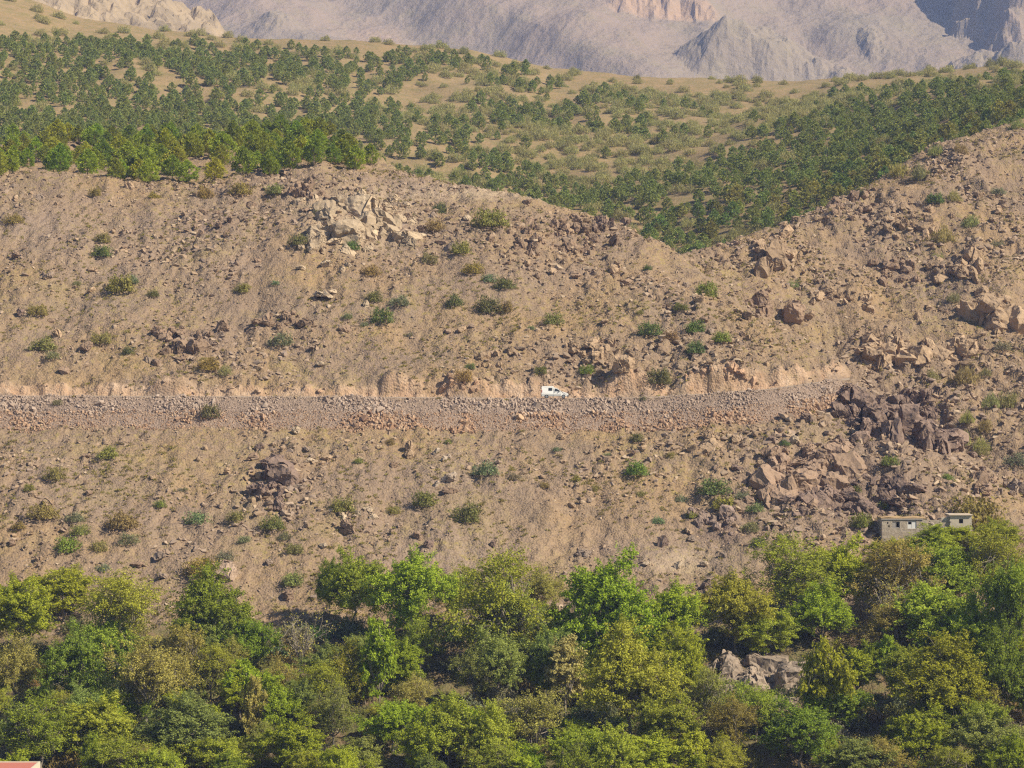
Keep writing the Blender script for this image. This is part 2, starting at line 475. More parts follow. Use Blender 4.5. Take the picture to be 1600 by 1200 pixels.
def tag(o, label=None, cat=None, group=None, kind=None):
    if label: o['label'] = label
    if cat: o['category'] = cat
    if group: o['group'] = group
    if kind: o['kind'] = kind
    return o

def grid(name, xs, ys, hf, mat, attrs=None, smooth=False):
    X, Y = np.meshgrid(xs, ys)
    Z = hf(X, Y)
    nx, ny = len(xs), len(ys)
    idx = np.arange(nx * ny).reshape(ny, nx)
    f = np.stack([idx[:-1, :-1], idx[:-1, 1:], idx[1:, 1:], idx[1:, :-1]], -1).reshape(-1, 4)
    me = mesh_np(name, np.stack([X, Y, Z], -1).reshape(-1, 3), f, mat, smooth)
    if attrs:
        for k, a in attrs(X, Y, Z).items():
            at = me.attributes.new(k, 'FLOAT', 'POINT'); at.data.foreach_set('value', np.asarray(a, np.float32).ravel())
    return me

def tag_struct(o): o['kind'] = 'structure'; return o

# ------------------------------------------------------------------ the ground sheets
def near_attrs(X, Y, Z):
    rk, onroad, bank, cut, dh = LAST['m']
    u, v = px_of(X, np.maximum(Y, 50), Z)
    def ell(cu, cv, ru, rv): return np.exp(-(((u - cu) / ru) ** 2 + ((v - cv) / rv) ** 2))
    scree = ell(330, 360, 110, 45) + ell(60, 350, 120, 35) + ell(1060, 870, 120, 45) + ell(1340, 780, 140, 60) + ell(1390, 680, 110, 60) + ell(720, 860, 140, 40) \
        + ell(700, 740, 60, 40) * 0.7 + ell(650, 300, 90, 22) + ell(230, 430, 140, 50) * 0.5 + bank + onroad
    cutv = np.clip(cut * (1 - 0.0 * dh) + 0.0, 0, 1) * (1 - dh)
    grass = np.clip(0.55 + 0.9 * fbm(X / 18, Y / 18, 3, 81), 0, 1) * (1 - bank) * (1 - onroad)
    valley = (1 - sst(Y, 333, 343)) * 0.9
    rock = np.clip(rk - 0.55, 0, 1) * np.clip(0.4 + fbm(X / 3, Y / 3, 2, 83), 0, 1) * (1 - cutv)
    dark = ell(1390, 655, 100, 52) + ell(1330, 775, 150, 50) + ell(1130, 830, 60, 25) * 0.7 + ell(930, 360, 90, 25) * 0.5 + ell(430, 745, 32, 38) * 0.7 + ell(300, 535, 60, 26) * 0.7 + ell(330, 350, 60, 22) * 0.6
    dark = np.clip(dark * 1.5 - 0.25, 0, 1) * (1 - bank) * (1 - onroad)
    pale = np.clip(1.6 * ell(555, 345, 85, 45) + ell(760, 300, 130, 14) + 0.8 * ell(1060, 880, 70, 22) - 0.2, 0, 1)
    return dict(bank=bank, dark=dark, pale=pale, scree=np.clip(scree, 0, 1), cut=cutv, grass=grass, valley=valley, rock=rock)

xs = np.arange(-128, 130.01, 0.31)
ys = np.concatenate([np.arange(0, 235, 7.0), np.arange(235, 330, 0.95), np.arange(330, 391, 0.46), np.arange(391, 414, 0.26), np.arange(414, 500, 0.46), np.arange(500, 600, 0.75), [600.0]])
hillside = tag_struct(obj('hillside', grid('hillside', xs, ys, HG, M['ground'], near_attrs, True)))
xs = np.arange(-340, 345, 2.3); ys = np.concatenate([np.arange(600, 1200, 2.3)])
plantation = tag_struct(obj('plantation_hill', grid('plantation_hill', xs, ys, H0, M['far'], None, True)))

# road surface sheet, a hand above the bench
rx = np.arange(-125, 55.0, 1.0)
ry = road_y(rx); rz = np.interp(rx, RDX, RD[:, 1])
vs_ = []
for k, off in enumerate((-2.35, -0.8, 0.8, 2.1)):
    vs_.append(np.stack([rx, ry + off, rz + (0.10 if k in (1, 2) else -0.12)], -1))
V = np.concatenate(vs_); n_ = len(rx)
fq = []
for k in range(3):
    a = np.arange(n_ - 1) + k * n_
    fq.append(np.stack([a, a + 1, a + 1 + n_, a + n_], -1))
tag_struct(obj('road', mesh_np('road', V, np.concatenate(fq), M['road'])))

# far mountain
def HM(x, y):
    z = 262 + 0.52 * (y - 2600) + 22 * fbm(x / 210, y / 260, 3, 101)
    # diagonal spur running down to the right, and its neighbour
    def rid(x0, y0, x1, y1, hgt, wl, wr):
        dx, dy = x1 - x0, y1 - y0; L = math.hypot(dx, dy)
        s = ((x - x0) * dx + (y - y0) * dy) / L; t = ((x - x0) * dy - (y - y0) * dx) / L
        w = np.where(t > 0, wr, wl)
        return hgt * np.exp(-np.abs(t / w) ** 1.5) * sst(s, -60, 40) * (1 - sst(s, L - 10, L + 90))
    z = z + rid(-95, 2960, 150, 2570, 34, 150, 60)
    z = z + rid(-330, 2950, -120, 2560, 20, 80, 60)
    x0_ = x; x = x + 14 * fbm(y / 60, y / 60, 3, 119); z = z - rid(-118, 2950, -88, 2600, 6, 16, 22); x = x0_
    z = z - rid(300, 2950, 430, 2600, 12, 40, 40)
    rk = 0 * x
    def knob(cx, cy, h, sx, sy, asym=1.0):
        d = np.sqrt(((x - cx) / sx) ** 2 + ((y - cy) / sy) ** 2) * (1 + 0.10 * fbm(x / 40, y / 40, 3, 111))
        return h * np.clip(1.15 - d, 0, 0.8) * 1.2, 1 - sst(d, 0.9, 1.25)
    for (cx, cy, h, sx, sy) in ((268, 2705, 46, 62, 60), (212, 2700, 24, 36, 44), (505, 2700, 36, 52, 52), (575, 2690, 32, 58, 50), (340, 2680, 18, 30, 34), (-255, 2800, 10, 26, 30), (395, 2820, 9, 14, 40), (690, 2900, 190, 170, 190)):
        a, r = knob(cx, cy, h, sx, sy); z = z + a ; rk = np.maximum(rk, r)
    # cliff band high up
    cl = sst(x, 95, 125) * (1 - sst(x, 215, 240))
    z = z + cl * 16 * sst(y + 16 * fbm(x / 34, y / 80, 4, 117, 0.6), 2842, 2866)
    z = z + 2.6 * (ridged(x / 75 - y / 190, y / 120, 3, 105, 0.5) - 0.6) + (0.9 + 1.6 * rk) * fbm(x / 11, y / 14, 4, 107, 0.6)
    return z

def mount_attrs(X, Y, Z):
    pink = sst(X, 95, 125) * (1 - sst(X, 215, 240)) * sst(Y, 2838, 2846) * (1 - sst(Y, 2862, 2880)) + 0.5 * np.exp(-((X + 150) / 40) ** 2 - ((Y - 2820) / 40) ** 2)
    rk = 0 * X
    for (cx, cy, sx, sy) in ((268, 2715, 80, 70), (205, 2700, 45, 45), (500, 2700, 60, 50), (560, 2670, 65, 45), (330, 2665, 30, 30), (-255, 2800, 26, 30), (395, 2820, 14, 40), (-103, 2780, 16, 110)):
        rk = np.maximum(rk, np.exp(-(((X - cx) / sx) ** 2 + ((Y - cy) / sy) ** 2)))
    return dict(pink=np.clip(pink, 0, 1), rock=rk)
mountain = tag_struct(obj('mountain', grid('mountain', np.arange(-760, 860, 3.1), np.arange(2440, 3300, 3.1), HM, M['mount'], mount_attrs)))

def HE(x, y):
    # pale crag in front of the mountain, upper left: highest at the left, running out to the right
    top = np.interp(x, [-480, -300, -245, -215, -185, -160, -140], [330, 275, 250, 238, 222, 205, 190])
    z = prof(y, [(1380 + 0 * x, top - 110), (1480 + 0 * x, top - 30), (1560 + 0 * x, top), (1760 + 0 * x, top - 60)])
    f1, f2, c = worley(x / 13, y / 15, 131)
    z = z + sst(f2 - f1, 0.02, 0.3) * (c - 0.4) * 9 + 5 * (ridged(x / 26, y / 30, 4, 121) - 0.8) + 2.0 * fbm(x / 6, y / 6, 2, 123)
    return z
tag_struct(obj('pale_crag', grid('pale_crag', np.arange(-430, -105, 1.7), np.arange(1390, 1700, 1.7), HE, M['pale'])))

# ------------------------------------------------------------------ pieces: rocks, leaves, trunks
def rock_mesh(name, seed, npts=18, squash=(1, 0.8, 0.7), mat=None, sub=False):
    r = random.Random(seed)
    bm = bmesh.new()
    for i in range(npts):
        v = Vector((r.gauss(0, 1), r.gauss(0, 1), r.gauss(0, 1))).normalized()
        # push towards a box so that faces come out flat and angular
        k = max(abs(v.x), abs(v.y), abs(v.z)); v = v.lerp(v / k * 0.8, 0.55) * r.uniform(0.8, 1.08)
        bm.verts.new((v.x * squash[0], v.y * squash[1], v.z * squash[2]))
    g = bmesh.ops.convex_hull(bm, input=bm.verts)
    bmesh.ops.delete(bm, geom=[e for e in g['geom_interior'] if isinstance(e, bmesh.types.BMVert)], context='VERTS')
    if sub:
        bmesh.ops.bevel(bm, geom=list(bm.edges), offset=0.06, segments=1, affect='EDGES', clamp_overlap=True)
        bmesh.ops.triangulate(bm, faces=bm.faces)
        bmesh.ops.subdivide_edges(bm, edges=bm.edges, cuts=1, use_grid_fill=True)
        for v in bm.verts:
            n1 = float(perlin(np.array([v.co.x * 2.2 + seed]), np.array([v.co.y * 2.2 + v.co.z * 1.7]), seed)[0])
            v.co += v.co.normalized() * n1 * 0.13
    me = bpy.data.meshes.new(name); bm.to_mesh(me); bm.free()
    if mat: me.materials.append(mat)
    return me

def fractured(name, seed, squash, cuts, mat, upright=False):
    """an angular block, split by a few cracks into pieces that have shifted slightly"""
    r = random.Random(seed)
    def hull(npts):
        bm = bmesh.new()
        for i in range(npts):
            v = Vector((r.gauss(0, 1), r.gauss(0, 1), r.gauss(0, 1))).normalized()
            k = max(abs(v.x), abs(v.y), abs(v.z)); v = v.lerp(v / k * 0.85, 0.5) * r.uniform(0.82, 1.06)
            bm.verts.new((v.x * squash[0], v.y * squash[1], v.z * squash[2]))
        g = bmesh.ops.convex_hull(bm, input=bm.verts)
        bmesh.ops.delete(bm, geom=[e for e in g['geom_interior'] if isinstance(e, bmesh.types.BMVert)], context='VERTS')
        return bm
    pieces = [hull(20)]
    for c in range(cuts):
        k = max(range(len(pieces)), key=lambda i: len(pieces[i].verts) * r.uniform(0.5, 1.5))
        src = pieces.pop(k)
        cen = sum((v.co for v in src.verts), Vector()) / max(1, len(src.verts))
        nrm = Vector((r.gauss(0, 1), r.gauss(0, 0.6), r.gauss(0, 0.25 if upright else 0.8))).normalized()
        for sgn in (1, -1):
            b2 = src.copy()
            res = bmesh.ops.bisect_plane(b2, geom=list(b2.verts) + list(b2.edges) + list(b2.faces), plane_co=cen + nrm * sgn * 0.012, plane_no=nrm * sgn, clear_inner=True)
            ed = [e for e in res['geom_cut'] if isinstance(e, bmesh.types.BMEdge)]
            if ed:
                try: bmesh.ops.contextual_create(b2, geom=ed)
                except Exception: pass
            sh = nrm * sgn * r.uniform(0.0, 0.03) + Vector((r.gauss(0, 0.035), r.gauss(0, 0.06), r.gauss(0, 0.05)))
            for v in b2.verts: v.co += sh
            if len(b2.verts) > 3: pieces.append(b2)
            else: b2.free()
        src.free()
    V, Fc = [], []
    for p in pieces:
        bmesh.ops.triangulate(p, faces=p.faces)
        for lim, amp in ((0.45, 0.045), (0.22, 0.022), (0.14, 0.012)):
            bmesh.ops.subdivide_edges(p, edges=[e for e in p.edges if e.calc_length() > lim], cuts=1)
            bmesh.ops.triangulate(p, faces=p.faces)
            for v in p.verts: v.co += Vector((r.gauss(0, 1), r.gauss(0, 1), r.gauss(0, 1))) * amp
        p.verts.index_update(); o_ = len(V)
        V += [tuple(v.co) for v in p.verts]; Fc += [tuple(v.index + o_ for v in f.verts) for f in p.faces]
        p.free()
    me = bpy.data.meshes.new(name); me.from_pydata(V, [], Fc); me.update(); me.materials.append(mat)
    return me

ROCKS = [fractured('rock', 100 + i, ((1, 0.85, 0.75), (1, 0.7, 0.9), (1, 0.9, 0.55), (0.8, 0.7, 1.0))[i % 4], (1, 3, 2, 4)[i % 4], M['rock']) for i in range(14)]
SLABS = [fractured('rock_slab', 200 + i, ((0.55, 0.6, 1.0), (0.45, 0.7, 1.05), (0.7, 0.5, 0.95))[i % 3], 2 + i % 3, M['rock'], True) for i in range(9)]

def tri_arrays(me):
    v = np.array([p.co[:] for p in me.vertices]); me.calc_loop_triangles()
    f = np.array([t.vertices[:] for t in me.loop_triangles]); return v, f

def euler_mats(r):
    cx, cy, cz = np.cos(r).T; sx, sy, sz = np.sin(r).T
    o = np.empty((len(r), 3, 3))
    o[:, 0] = np.stack([cy * cz, sx * sy * cz - cx * sz, cx * sy * cz + sx * sz], -1)
    o[:, 1] = np.stack([cy * sz, sx * sy * sz + cx * cz, cx * sy * sz - sx * cz], -1)
    o[:, 2] = np.stack([-sy, sx * cy, cx * cy], -1)
    return o

def scatter_mesh(name, srcs, pos, rot, scl, which, mat):
    """many small stones or tufts joined into one real mesh"""
    Vs, Fs, off = [], [], 0
    for k, (v, f) in enumerate(srcs):
        m = which == k
        if not m.any(): continue
        R = euler_mats(rot[m]); P = pos[m]; S = scl[m]
        vv = np.einsum('nij,nvj->nvi', R, v[None] * S[:, None, :]) + P[:, None, :]
        nn = len(P)
        ff = f[None] + (np.arange(nn) * len(v))[:, None, None] + off
        Vs.append(vv.reshape(-1, 3)); Fs.append(ff.reshape(-1, f.shape[1])); off += nn * len(v)
    return mesh_np(name, np.concatenate(Vs), Fs, mat)

def gn_scatter(name, meshes, pos, rot, scl, which, color=(1, 1, 1)):
    me = bpy.data.meshes.new(name); me.vertices.add(len(pos)); me.vertices.foreach_set('co', np.asarray(pos, np.float32).ravel())
    for nm, arr in (('rot', rot), ('scl', scl)):
        at = me.attributes.new(nm, 'FLOAT_VECTOR', 'POINT'); at.data.foreach_set('vector', np.asarray(arr, np.float32).ravel())
    at = me.attributes.new('idx', 'INT', 'POINT'); at.data.foreach_set('value', np.asarray(which, np.int32))
    o = obj(name, me, color=color)
    ng = bpy.data.node_groups.new(name, 'GeometryNodeTree')
    ng.interface.new_socket('Geometry', in_out='INPUT', socket_type='NodeSocketGeometry'); ng.interface.new_socket('Geometry', in_out='OUTPUT', socket_type='NodeSocketGeometry')
    gi = ng.nodes.new('NodeGroupInput'); go = ng.nodes.new('NodeGroupOutput'); jn = ng.nodes.new('GeometryNodeJoinGeometry')
    def named(nm, ty):
        n = ng.nodes.new('GeometryNodeInputNamedAttribute'); n.data_type = ty; n.inputs['Name'].default_value = nm
        return n.outputs['Attribute']
    ar, as_, ai = named('rot', 'FLOAT_VECTOR'), named('scl', 'FLOAT_VECTOR'), named('idx', 'INT')
    e2r = ng.nodes.new('FunctionNodeEulerToRotation'); ng.links.new(ar, e2r.inputs[0])
    for k, m_ in enumerate(meshes):
        src = bpy.data.objects.new(name + '_piece', m_); src.color = (*color, 1)
        oi = ng.nodes.new('GeometryNodeObjectInfo'); oi.inputs['Object'].default_value = src; oi.inputs['As Instance'].default_value = True
        cp = ng.nodes.new('FunctionNodeCompare'); cp.data_type = 'INT'; cp.operation = 'EQUAL'
        ng.links.new(ai, cp.inputs[2]); cp.inputs[3].default_value = k
        ip_ = ng.nodes.new('GeometryNodeInstanceOnPoints')
        ng.links.new(gi.outputs[0], ip_.inputs['Points']); ng.links.new(cp.outputs[0], ip_.inputs['Selection']); ng.links.new(oi.outputs['Geometry'], ip_.inputs['Instance'])
        ng.links.new(e2r.outputs[0], ip_.inputs['Rotation']); ng.links.new(as_, ip_.inputs['Scale'])
        ng.links.new(ip_.outputs[0], jn.inputs[0])
    ng.links.new(jn.outputs[0], go.inputs[0])
    md = o.modifiers.new('scatter', 'NODES'); md.node_group = ng
    return o

PEB = []; PEBM = []
for i in range(8):
    me = rock_mesh('pebble', 300 + i, 11, ((1, 0.85, 0.7), (1, 0.7, 0.8), (1, 0.9, 0.6))[i % 3], M['loose']); PEB.append(tri_arrays(me)); PEBM.append(me)

def cards(pos, nrm, up, w, h):
    """one leaf-shaped card (a rhombus) for each point"""
    nrm = nrm / np.linalg.norm(nrm, axis=1, keepdims=True)
    t = np.cross(nrm, up); t /= np.maximum(np.linalg.norm(t, axis=1, keepdims=True), 1e-6)
    b = np.cross(t, nrm)
    w = np.reshape(w, (-1, 1)); h = np.reshape(h, (-1, 1))
    v = np.stack([pos - b * h, pos + t * w - b * h * 0.1, pos + b * h, pos - t * w - b * h * 0.1], 1)
    n = len(pos)
    return v.reshape(-1, 3), np.arange(n * 4).reshape(n, 4)

def rnd_dir(n, rg):
    d = rg.normal(size=(n, 3)); return d / np.linalg.norm(d, axis=1, keepdims=True)

class Tube:
    def __init__(s): s.v = []; s.f = []
    def add(s, pts, rad, n=5):
        pts = [Vector(p) for p in pts]; base = len(s.v)
        for i, p in enumerate(pts):
            d = (pts[min(i + 1, len(pts) - 1)] - pts[max(i - 1, 0)]).normalized()
            a = d.orthogonal().normalized(); b = d.cross(a)
            for k in range(n):
                t = 2 * math.pi * k / n
                s.v.append(tuple(p + (a * math.cos(t) + b * math.sin(t)) * rad[i]))
        for i in range(len(pts) - 1):
            for k in range(n):
                s.f.append((base + i * n + k, base + i * n + (k + 1) % n, base + (i + 1) * n + (k + 1) % n, base + (i + 1) * n + k))
    def mesh(s, name, mat): return mesh_np(name, np.array(s.v), np.array(s.f), mat)

def branchy(tb, p0, p1, r0, r1, rg, n=5, wob=0.06, segs=3):
    p0 = np.array(p0); p1 = np.array(p1); L = np.linalg.norm(p1 - p0)
    pts = [p0 + (p1 - p0) * (i / segs) + (rg.normal(size=3) * wob * L if 0 < i < segs else 0) for i in range(segs + 1)]
    tb.add(pts, [r0 + (r1 - r0) * i / segs for i in range(segs + 1)], n)
    return pts

def broadleaf(seed, nleaf, nlobe, leaf, style):
    """unit tree: 1 high, crown 1 wide.  returns (trunk mesh, crown mesh)"""
    rg = np.random.default_rng(seed); tb = Tube()
    tall = style == 'upright'
    cz, rz, rxy = (0.54, 0.46, 0.46) if not tall else (0.53, 0.46, 0.42)
    lob = []
    for i in range(nlobe):
        d = rnd_dir(1, rg)[0]; d[2] = d[2] * 0.9 + 0.12
        k = rg.uniform(0.45, 0.92) if i > nlobe // 4 else rg.uniform(0.1, 0.5)
        k *= 0.82 + 0.30 * math.sin(3 * math.atan2(d[1], d[0]) + seed) * (1 - abs(d[2])) + 0.12 * math.sin(5 * d[2] + seed * 2)
        taper = 1.0 - 0.25 * max(d[2], 0)
        c = np.array([d[0] * rxy * k * taper, d[1] * rxy * k * taper, cz + d[2] * rz * k])
        lob.append((c, rg.uniform(0.07, 0.185) * (1.0 if not tall else 0.85)))
    fork = np.array([rg.normal() * 0.02, rg.normal() * 0.02, 0.24])
    branchy(tb, (0, 0, -0.06), fork, 0.017, 0.013, rg, 7, 0.03)
    limbs = []
    for i in range(7):
        a = 2 * math.pi * (i + rg.uniform(-.3, .3)) / 7
        e = np.array([math.cos(a) * rxy * 0.45, math.sin(a) * rxy * 0.45, rg.uniform(0.48, 0.75)])
        limbs.append(branchy(tb, fork, e, 0.010, 0.0045, rg, 5, 0.07))
    for c, r in lob:
        pts = min((l for l in limbs), key=lambda l: np.linalg.norm(l[-1] - c))
        s = pts[rg.integers(1, 4)]
        e = branchy(tb, s, c, 0.0045, 0.0022, rg, 4, 0.06)
        for j in range(5 if style in ('sparse', 'bare') else 2):
            branchy(tb, e[-2 if j % 2 else -1], c + rnd_dir(1, rg)[0] * r * rg.uniform(0.7, 1.15), 0.003, 0.0012, rg, 3, 0.05, 2)
    trunk = tb.mesh('trunk', M['bark'])
    if style == 'bare' and nleaf == 0: return trunk, None
    wts = np.array([r * r for c, r in lob]); wts /= wts.sum()
    li = rg.choice(len(lob), nleaf, p=wts)
    nsh = 13
    C = np.array([c for c, r in lob]); R = np.array([r for c, r in lob])
    sd = rnd_dir(len(lob) * nsh, rg).reshape(len(lob), nsh, 3)
    outw = C - np.array([0, 0, cz - 0.12]); outw /= np.maximum(np.linalg.norm(outw, axis=1, keepdims=True), 1e-3)
    sd = sd + outw[:, None] * 0.45 + np.array([0, 0, 0.35]); sd /= np.linalg.norm(sd, axis=2, keepdims=True)
    sl = R[:, None] * rg.uniform(0.55, 1.55, (len(lob), nsh))
    si = rg.integers(0, nsh, nleaf); t = rg.uniform(0.08, 1, nleaf) ** 0.8
    d = sd[li, si]
    lat = rnd_dir(nleaf, rg) * (R[li] * 0.34 * (1.15 - 0.75 * t))[:, None] * rg.uniform(0.2, 1, (nleaf, 1)) ** 0.5
    p = C[li] + d * (t * sl[li, si])[:, None] * np.array([1.1, 1.1, 0.95]) + lat
    p[:, 2] = np.maximum(p[:, 2], 0.02 + 0.08 * rg.uniform(size=nleaf))
    nrm = d * 0.7 + rnd_dir(nleaf, rg) * 0.9 + np.array([0, 0, 0.45])
    sz = leaf * rg.uniform(0.6, 1.3, nleaf)
    v, f = cards(p, nrm, rnd_dir(nleaf, rg), sz * 0.5, sz * 0.8)
    return trunk, mesh_np('crown', v, f, M['leaf'])

TREES = dict(
    dense=[broadleaf(11 + i, 42000, 60, 0.0128, 'dense') for i in range(5)],
    sparse=[broadleaf(31 + i, 20000, 56, 0.0115, 'sparse') for i in range(4)],
    upright=[broadleaf(51 + i, 22000, 44, 0.0160, 'upright') for i in range(2)],
    bare=[broadleaf(61, 500, 30, 0.016, 'bare')],
)

def bush(seed, n, style):
    """unit bush: radius 1, standing on z=0"""
    rg = np.random.default_rng(seed)
    d = rnd_dir(n, rg); d[:, 2] = np.abs(d[:, 2])
    ph = rg.uniform(0, 6, 6)
    lump = 1 + 0.34 * np.sin(d[:, 0] * 4 + ph[0]) * np.cos(d[:, 1] * 4 + ph[1]) + 0.24 * np.sin(d[:, 0] * 11 + ph[2]) * np.sin(d[:, 2] * 9 + d[:, 1] * 10 + ph[3])
    r = rg.uniform(0.2, 1, n) ** 0.33 * lump
    h = dict(cushion=0.88, broom=1.0, low=0.7)[style]
    p = d * r[:, None] * np.array([1, 1, h])
    if style == 'broom':
        nrm = rnd_dir(n, rg) * np.array([1, 1, 0.3]); up = d * 0.7 + np.array([0, 0, 0.9]); w, hh = 0.020, 0.12
    elif style == 'low':
        nrm = d * 0.5 + rnd_dir(n, rg); up = rnd_dir(n, rg) + np.array([0, 0, 0.5]); w, hh = 0.035, 0.07
    else:
        nrm = d * 0.8 + rnd_dir(n, rg); up = rnd_dir(n, rg) + np.array([0, 0, 0.4]); w, hh = 0.035, 0.075
    v, f = cards(p, nrm, up, w * rg.uniform(0.6, 1.4, n), hh * rg.uniform(0.6, 1.4, n))
    tb = Tube()
    for i in range(9):
        e = rnd_dir(1, rg)[0]; e[2] = abs(e[2]) * h + 0.15
        branchy(tb, (0, 0, -0.12), e * 0.75, 0.03, 0.012, rg, 3, 0.05, 2)
    tv = np.array(tb.v); tf = np.array(tb.f)
    me = mesh_np('bush', np.concatenate([v, tv]), [np.concatenate([f, tf + len(v)])], M['bushleaf'])
    me.materials.append(M['bark'])
    mi = np.zeros(len(me.polygons), np.int32); mi[len(f):] = 1
    me.polygons.foreach_set('material_index', mi)
    return me
BUSH = dict(cushion=[bush(400 + i, 1700, 'cushion') for i in range(4)], broom=[bush(410 + i, 1700, 'broom') for i in range(4)], low=[bush(420 + i, 1200, 'low') for i in range(3)])
SHRUB_FAR = [bush(430 + i, 1500, 'broom') for i in range(3)]

def pine(seed, ntuft, per, wid, ln, sep=True):
    """unit pine, 1 high"""
    rg = np.random.default_rng(seed); tb = Tube()
    tb.add([(0, 0, -0.06), (0.006, 0.004, 0.4), (0, 0.0, 0.97)], [0.022, 0.015, 0.003], 6)
    zt = 0.13 + 0.85 * rg.uniform(0, 1, ntuft) ** 0.95
    a = rg.uniform(0, 2 * math.pi, ntuft)
    k = (zt - 0.13) / 0.85
    prof_r = 0.43 * np.clip(np.sin(np.pi * np.clip(k * 0.80 + 0.20, 0, 1)) ** 0.8, 0.05, 1) * (1 - 0.35 * k)
    lop = 1 + 0.25 * np.sin(a * 2 + seed) + 0.2 * np.sin(a * 3 + k * 9)
    rt = prof_r * lop * rg.uniform(0.35, 1.0, ntuft) ** 0.6
    c = np.stack([np.cos(a) * rt, np.sin(a) * rt, zt + rt * 0.15], -1)
    for i in range(0, ntuft, max(1, ntuft // 26)):
        branchy(tb, (0, 0, max(0.12, c[i, 2] - 0.10)), c[i], 0.006, 0.002, rg, 3, 0.03, 1)
    n = ntuft * per
    ci = np.repeat(np.arange(ntuft), per)
    d = rnd_dir(n, rg)
    rad = 0.085 * (1.0 - 0.35 * k[ci])
    p = c[ci] + d * (rad * rg.uniform(0.3, 1, n))[:, None]
    out = np.stack([np.cos(a), np.sin(a), 0 * a + 0.9], -1)[ci]
    up = out * 0.8 + d * 0.9
    nrm = np.cross(up, rnd_dir(n, rg))
    v, f = cards(p, nrm, up, wid * rg.uniform(0.7, 1.3, n), ln * rg.uniform(0.7, 1.3, n))
    # cards() builds b from nrm and up, so the long side follows 'up'
    if sep: return tb.mesh('trunk', M['bark']), mesh_np('crown', v, f, M['needle'])
    tv = np.array(tb.v); tf = np.array(tb.f)
    me = mesh_np('pine', np.concatenate([v, tv]), [np.concatenate([f, tf + len(v)])], M['needle'])
    me.materials.append(M['bark'])
    mi = np.zeros(len(me.polygons), np.int32); mi[len(f):] = 1
    me.polygons.foreach_set('material_index', mi)
    return me
PINE_NEAR = [pine(500 + i, 200, 26, 0.012, 0.036) for i in range(5)]
PINE_FAR = [pine(520 + i, 130, 12, 0.022, 0.048, False) for i in range(5)]
PCOL = (0.310, 0.355, 0.100)

# ------------------------------------------------------------------ labels by landmark
LANDMARKS = [('the white van', 866, 616), ('the pale limestone outcrop', 545, 335), ('the leaning dark boulder', 430, 740), ('the flat-roofed stone house', 1415, 820),
             ('the jagged crag ending the road', 1400, 650), ('the notch between the hills', 1062, 405), ('the lone bush on the embankment', 327, 641),
             ('the brown block outcrop', 1230, 750), ('the dark outcrop above the road', 290, 535), ('the red wall corner', 30, 1195), ('the pale valley rock', 1180, 1055),
             ('the large olive bush below the ridge', 767, 340), ('the block wall remnant', 1125, 1170), ('the isolated brown boulder', 545, 822), ('the dark pillar boulder', 1035, 845),
             ('the straw bush cluster', 1525, 670), ('the leafless tree', 470, 1000), ('the cream-topped tree', 880, 1050), ('the brown ridge crag', 910, 365)]
ORD = ['nearest', 'second nearest', 'third nearest', 'fourth nearest', 'fifth nearest', 'sixth nearest', 'seventh nearest', 'eighth nearest', 'ninth nearest', 'tenth nearest',
       'eleventh nearest', 'twelfth nearest', 'thirteenth nearest', 'fourteenth nearest', 'fifteenth nearest', 'sixteenth nearest', 'seventeenth nearest', 'eighteenth nearest', 'nineteenth nearest', 'twentieth nearest'] + ['twenty-%s nearest' % q for q in ('first', 'second', 'third', 'fourth', 'fifth', 'sixth', 'seventh', 'eighth', 'ninth')]
DIRS = ['right of', 'right and above', 'above', 'left and above', 'left of', 'left and below', 'below', 'right and below']
PENDING = []
def later(o, desc, cat, u, v, group=None):
    PENDING.append((o, desc, cat, u, v, group))
def settle_labels():
    buckets = {}
    for (o, desc, cat, u, v, group) in PENDING:
        best = min(LANDMARKS, key=lambda l: math.hypot(l[1] - u, l[2] - v))
        d = math.hypot(best[1] - u, best[2] - v)
        k = int(((math.degrees(math.atan2(best[2] - v, u - best[1])) + 22.5) % 360) // 45)
        buckets.setdefault((desc, best[0], DIRS[k]), []).append((d, o, cat, group))
    for (desc, lm, dr), L in buckets.items():
        L.sort(key=lambda t: t[0])
        for i, (d, o, cat, group) in enumerate(L):
            t = f'{desc} {dr} {lm}'
            if len(L) > 1: t += ', ' + ORD[min(i, 28)]
            tag(o, t, cat, group)

# ------------------------------------------------------------------ embankment of rubble under the road
def bank_points(n, lo, hi, rg):
    x = rg.uniform(-112, 55.5, n); t = rg.uniform(lo, hi, n)
    y = road_y(x) - 2.45 - (5.3 + 0.9 * fbm(x / 7, 0 * x, 3, 93)) * t + 0.25 * fbm(x / 4, 0 * x, 2, 94)
    keep = x < 56
    return x[keep], y[keep], t[keep]
rg = np.random.default_rng(5)
emb = empty('rubble_embankment', (0, 395, -7.0))
tag(emb, 'long sloping rubble embankment carrying the road across the hillside', 'embankment')
for nm, lo, hi, cnt, mt, s0, s1 in (('upper_rubble', -0.02, 0.62, 14000, M['bank_grey'], 0.11, 0.33), ('lower_rubble', 0.46, 1.12, 11000, M['bank_brown'], 0.13, 0.36)):
    x, y, t = bank_points(cnt, lo, hi, rg)
    s = s0 + (s1 - s0) * rg.uniform(0, 1, len(x)) ** 2.2
    s = s * (0.55 + 0.75 * sst(fbm(x / 9, y / 5, 3, 91), -0.3, 0.4)) * (1 + 0.9 * (rg.uniform(0, 1, len(x)) < 0.03))
    z = HG(x, y) + s * 0.25
    P = np.stack([x, y, z], -1) - np.array([0, 395, -7.0])
    S = s[:, None] * rg.uniform(0.7, 1.3, (len(x), 3))
    o = obj(nm, scatter_mesh(nm, PEB, P, rg.uniform(0, 6.28, (len(x), 3)), S, rg.integers(0, 8, len(x)), mt), emb)
    o['kind'] = 'stuff'

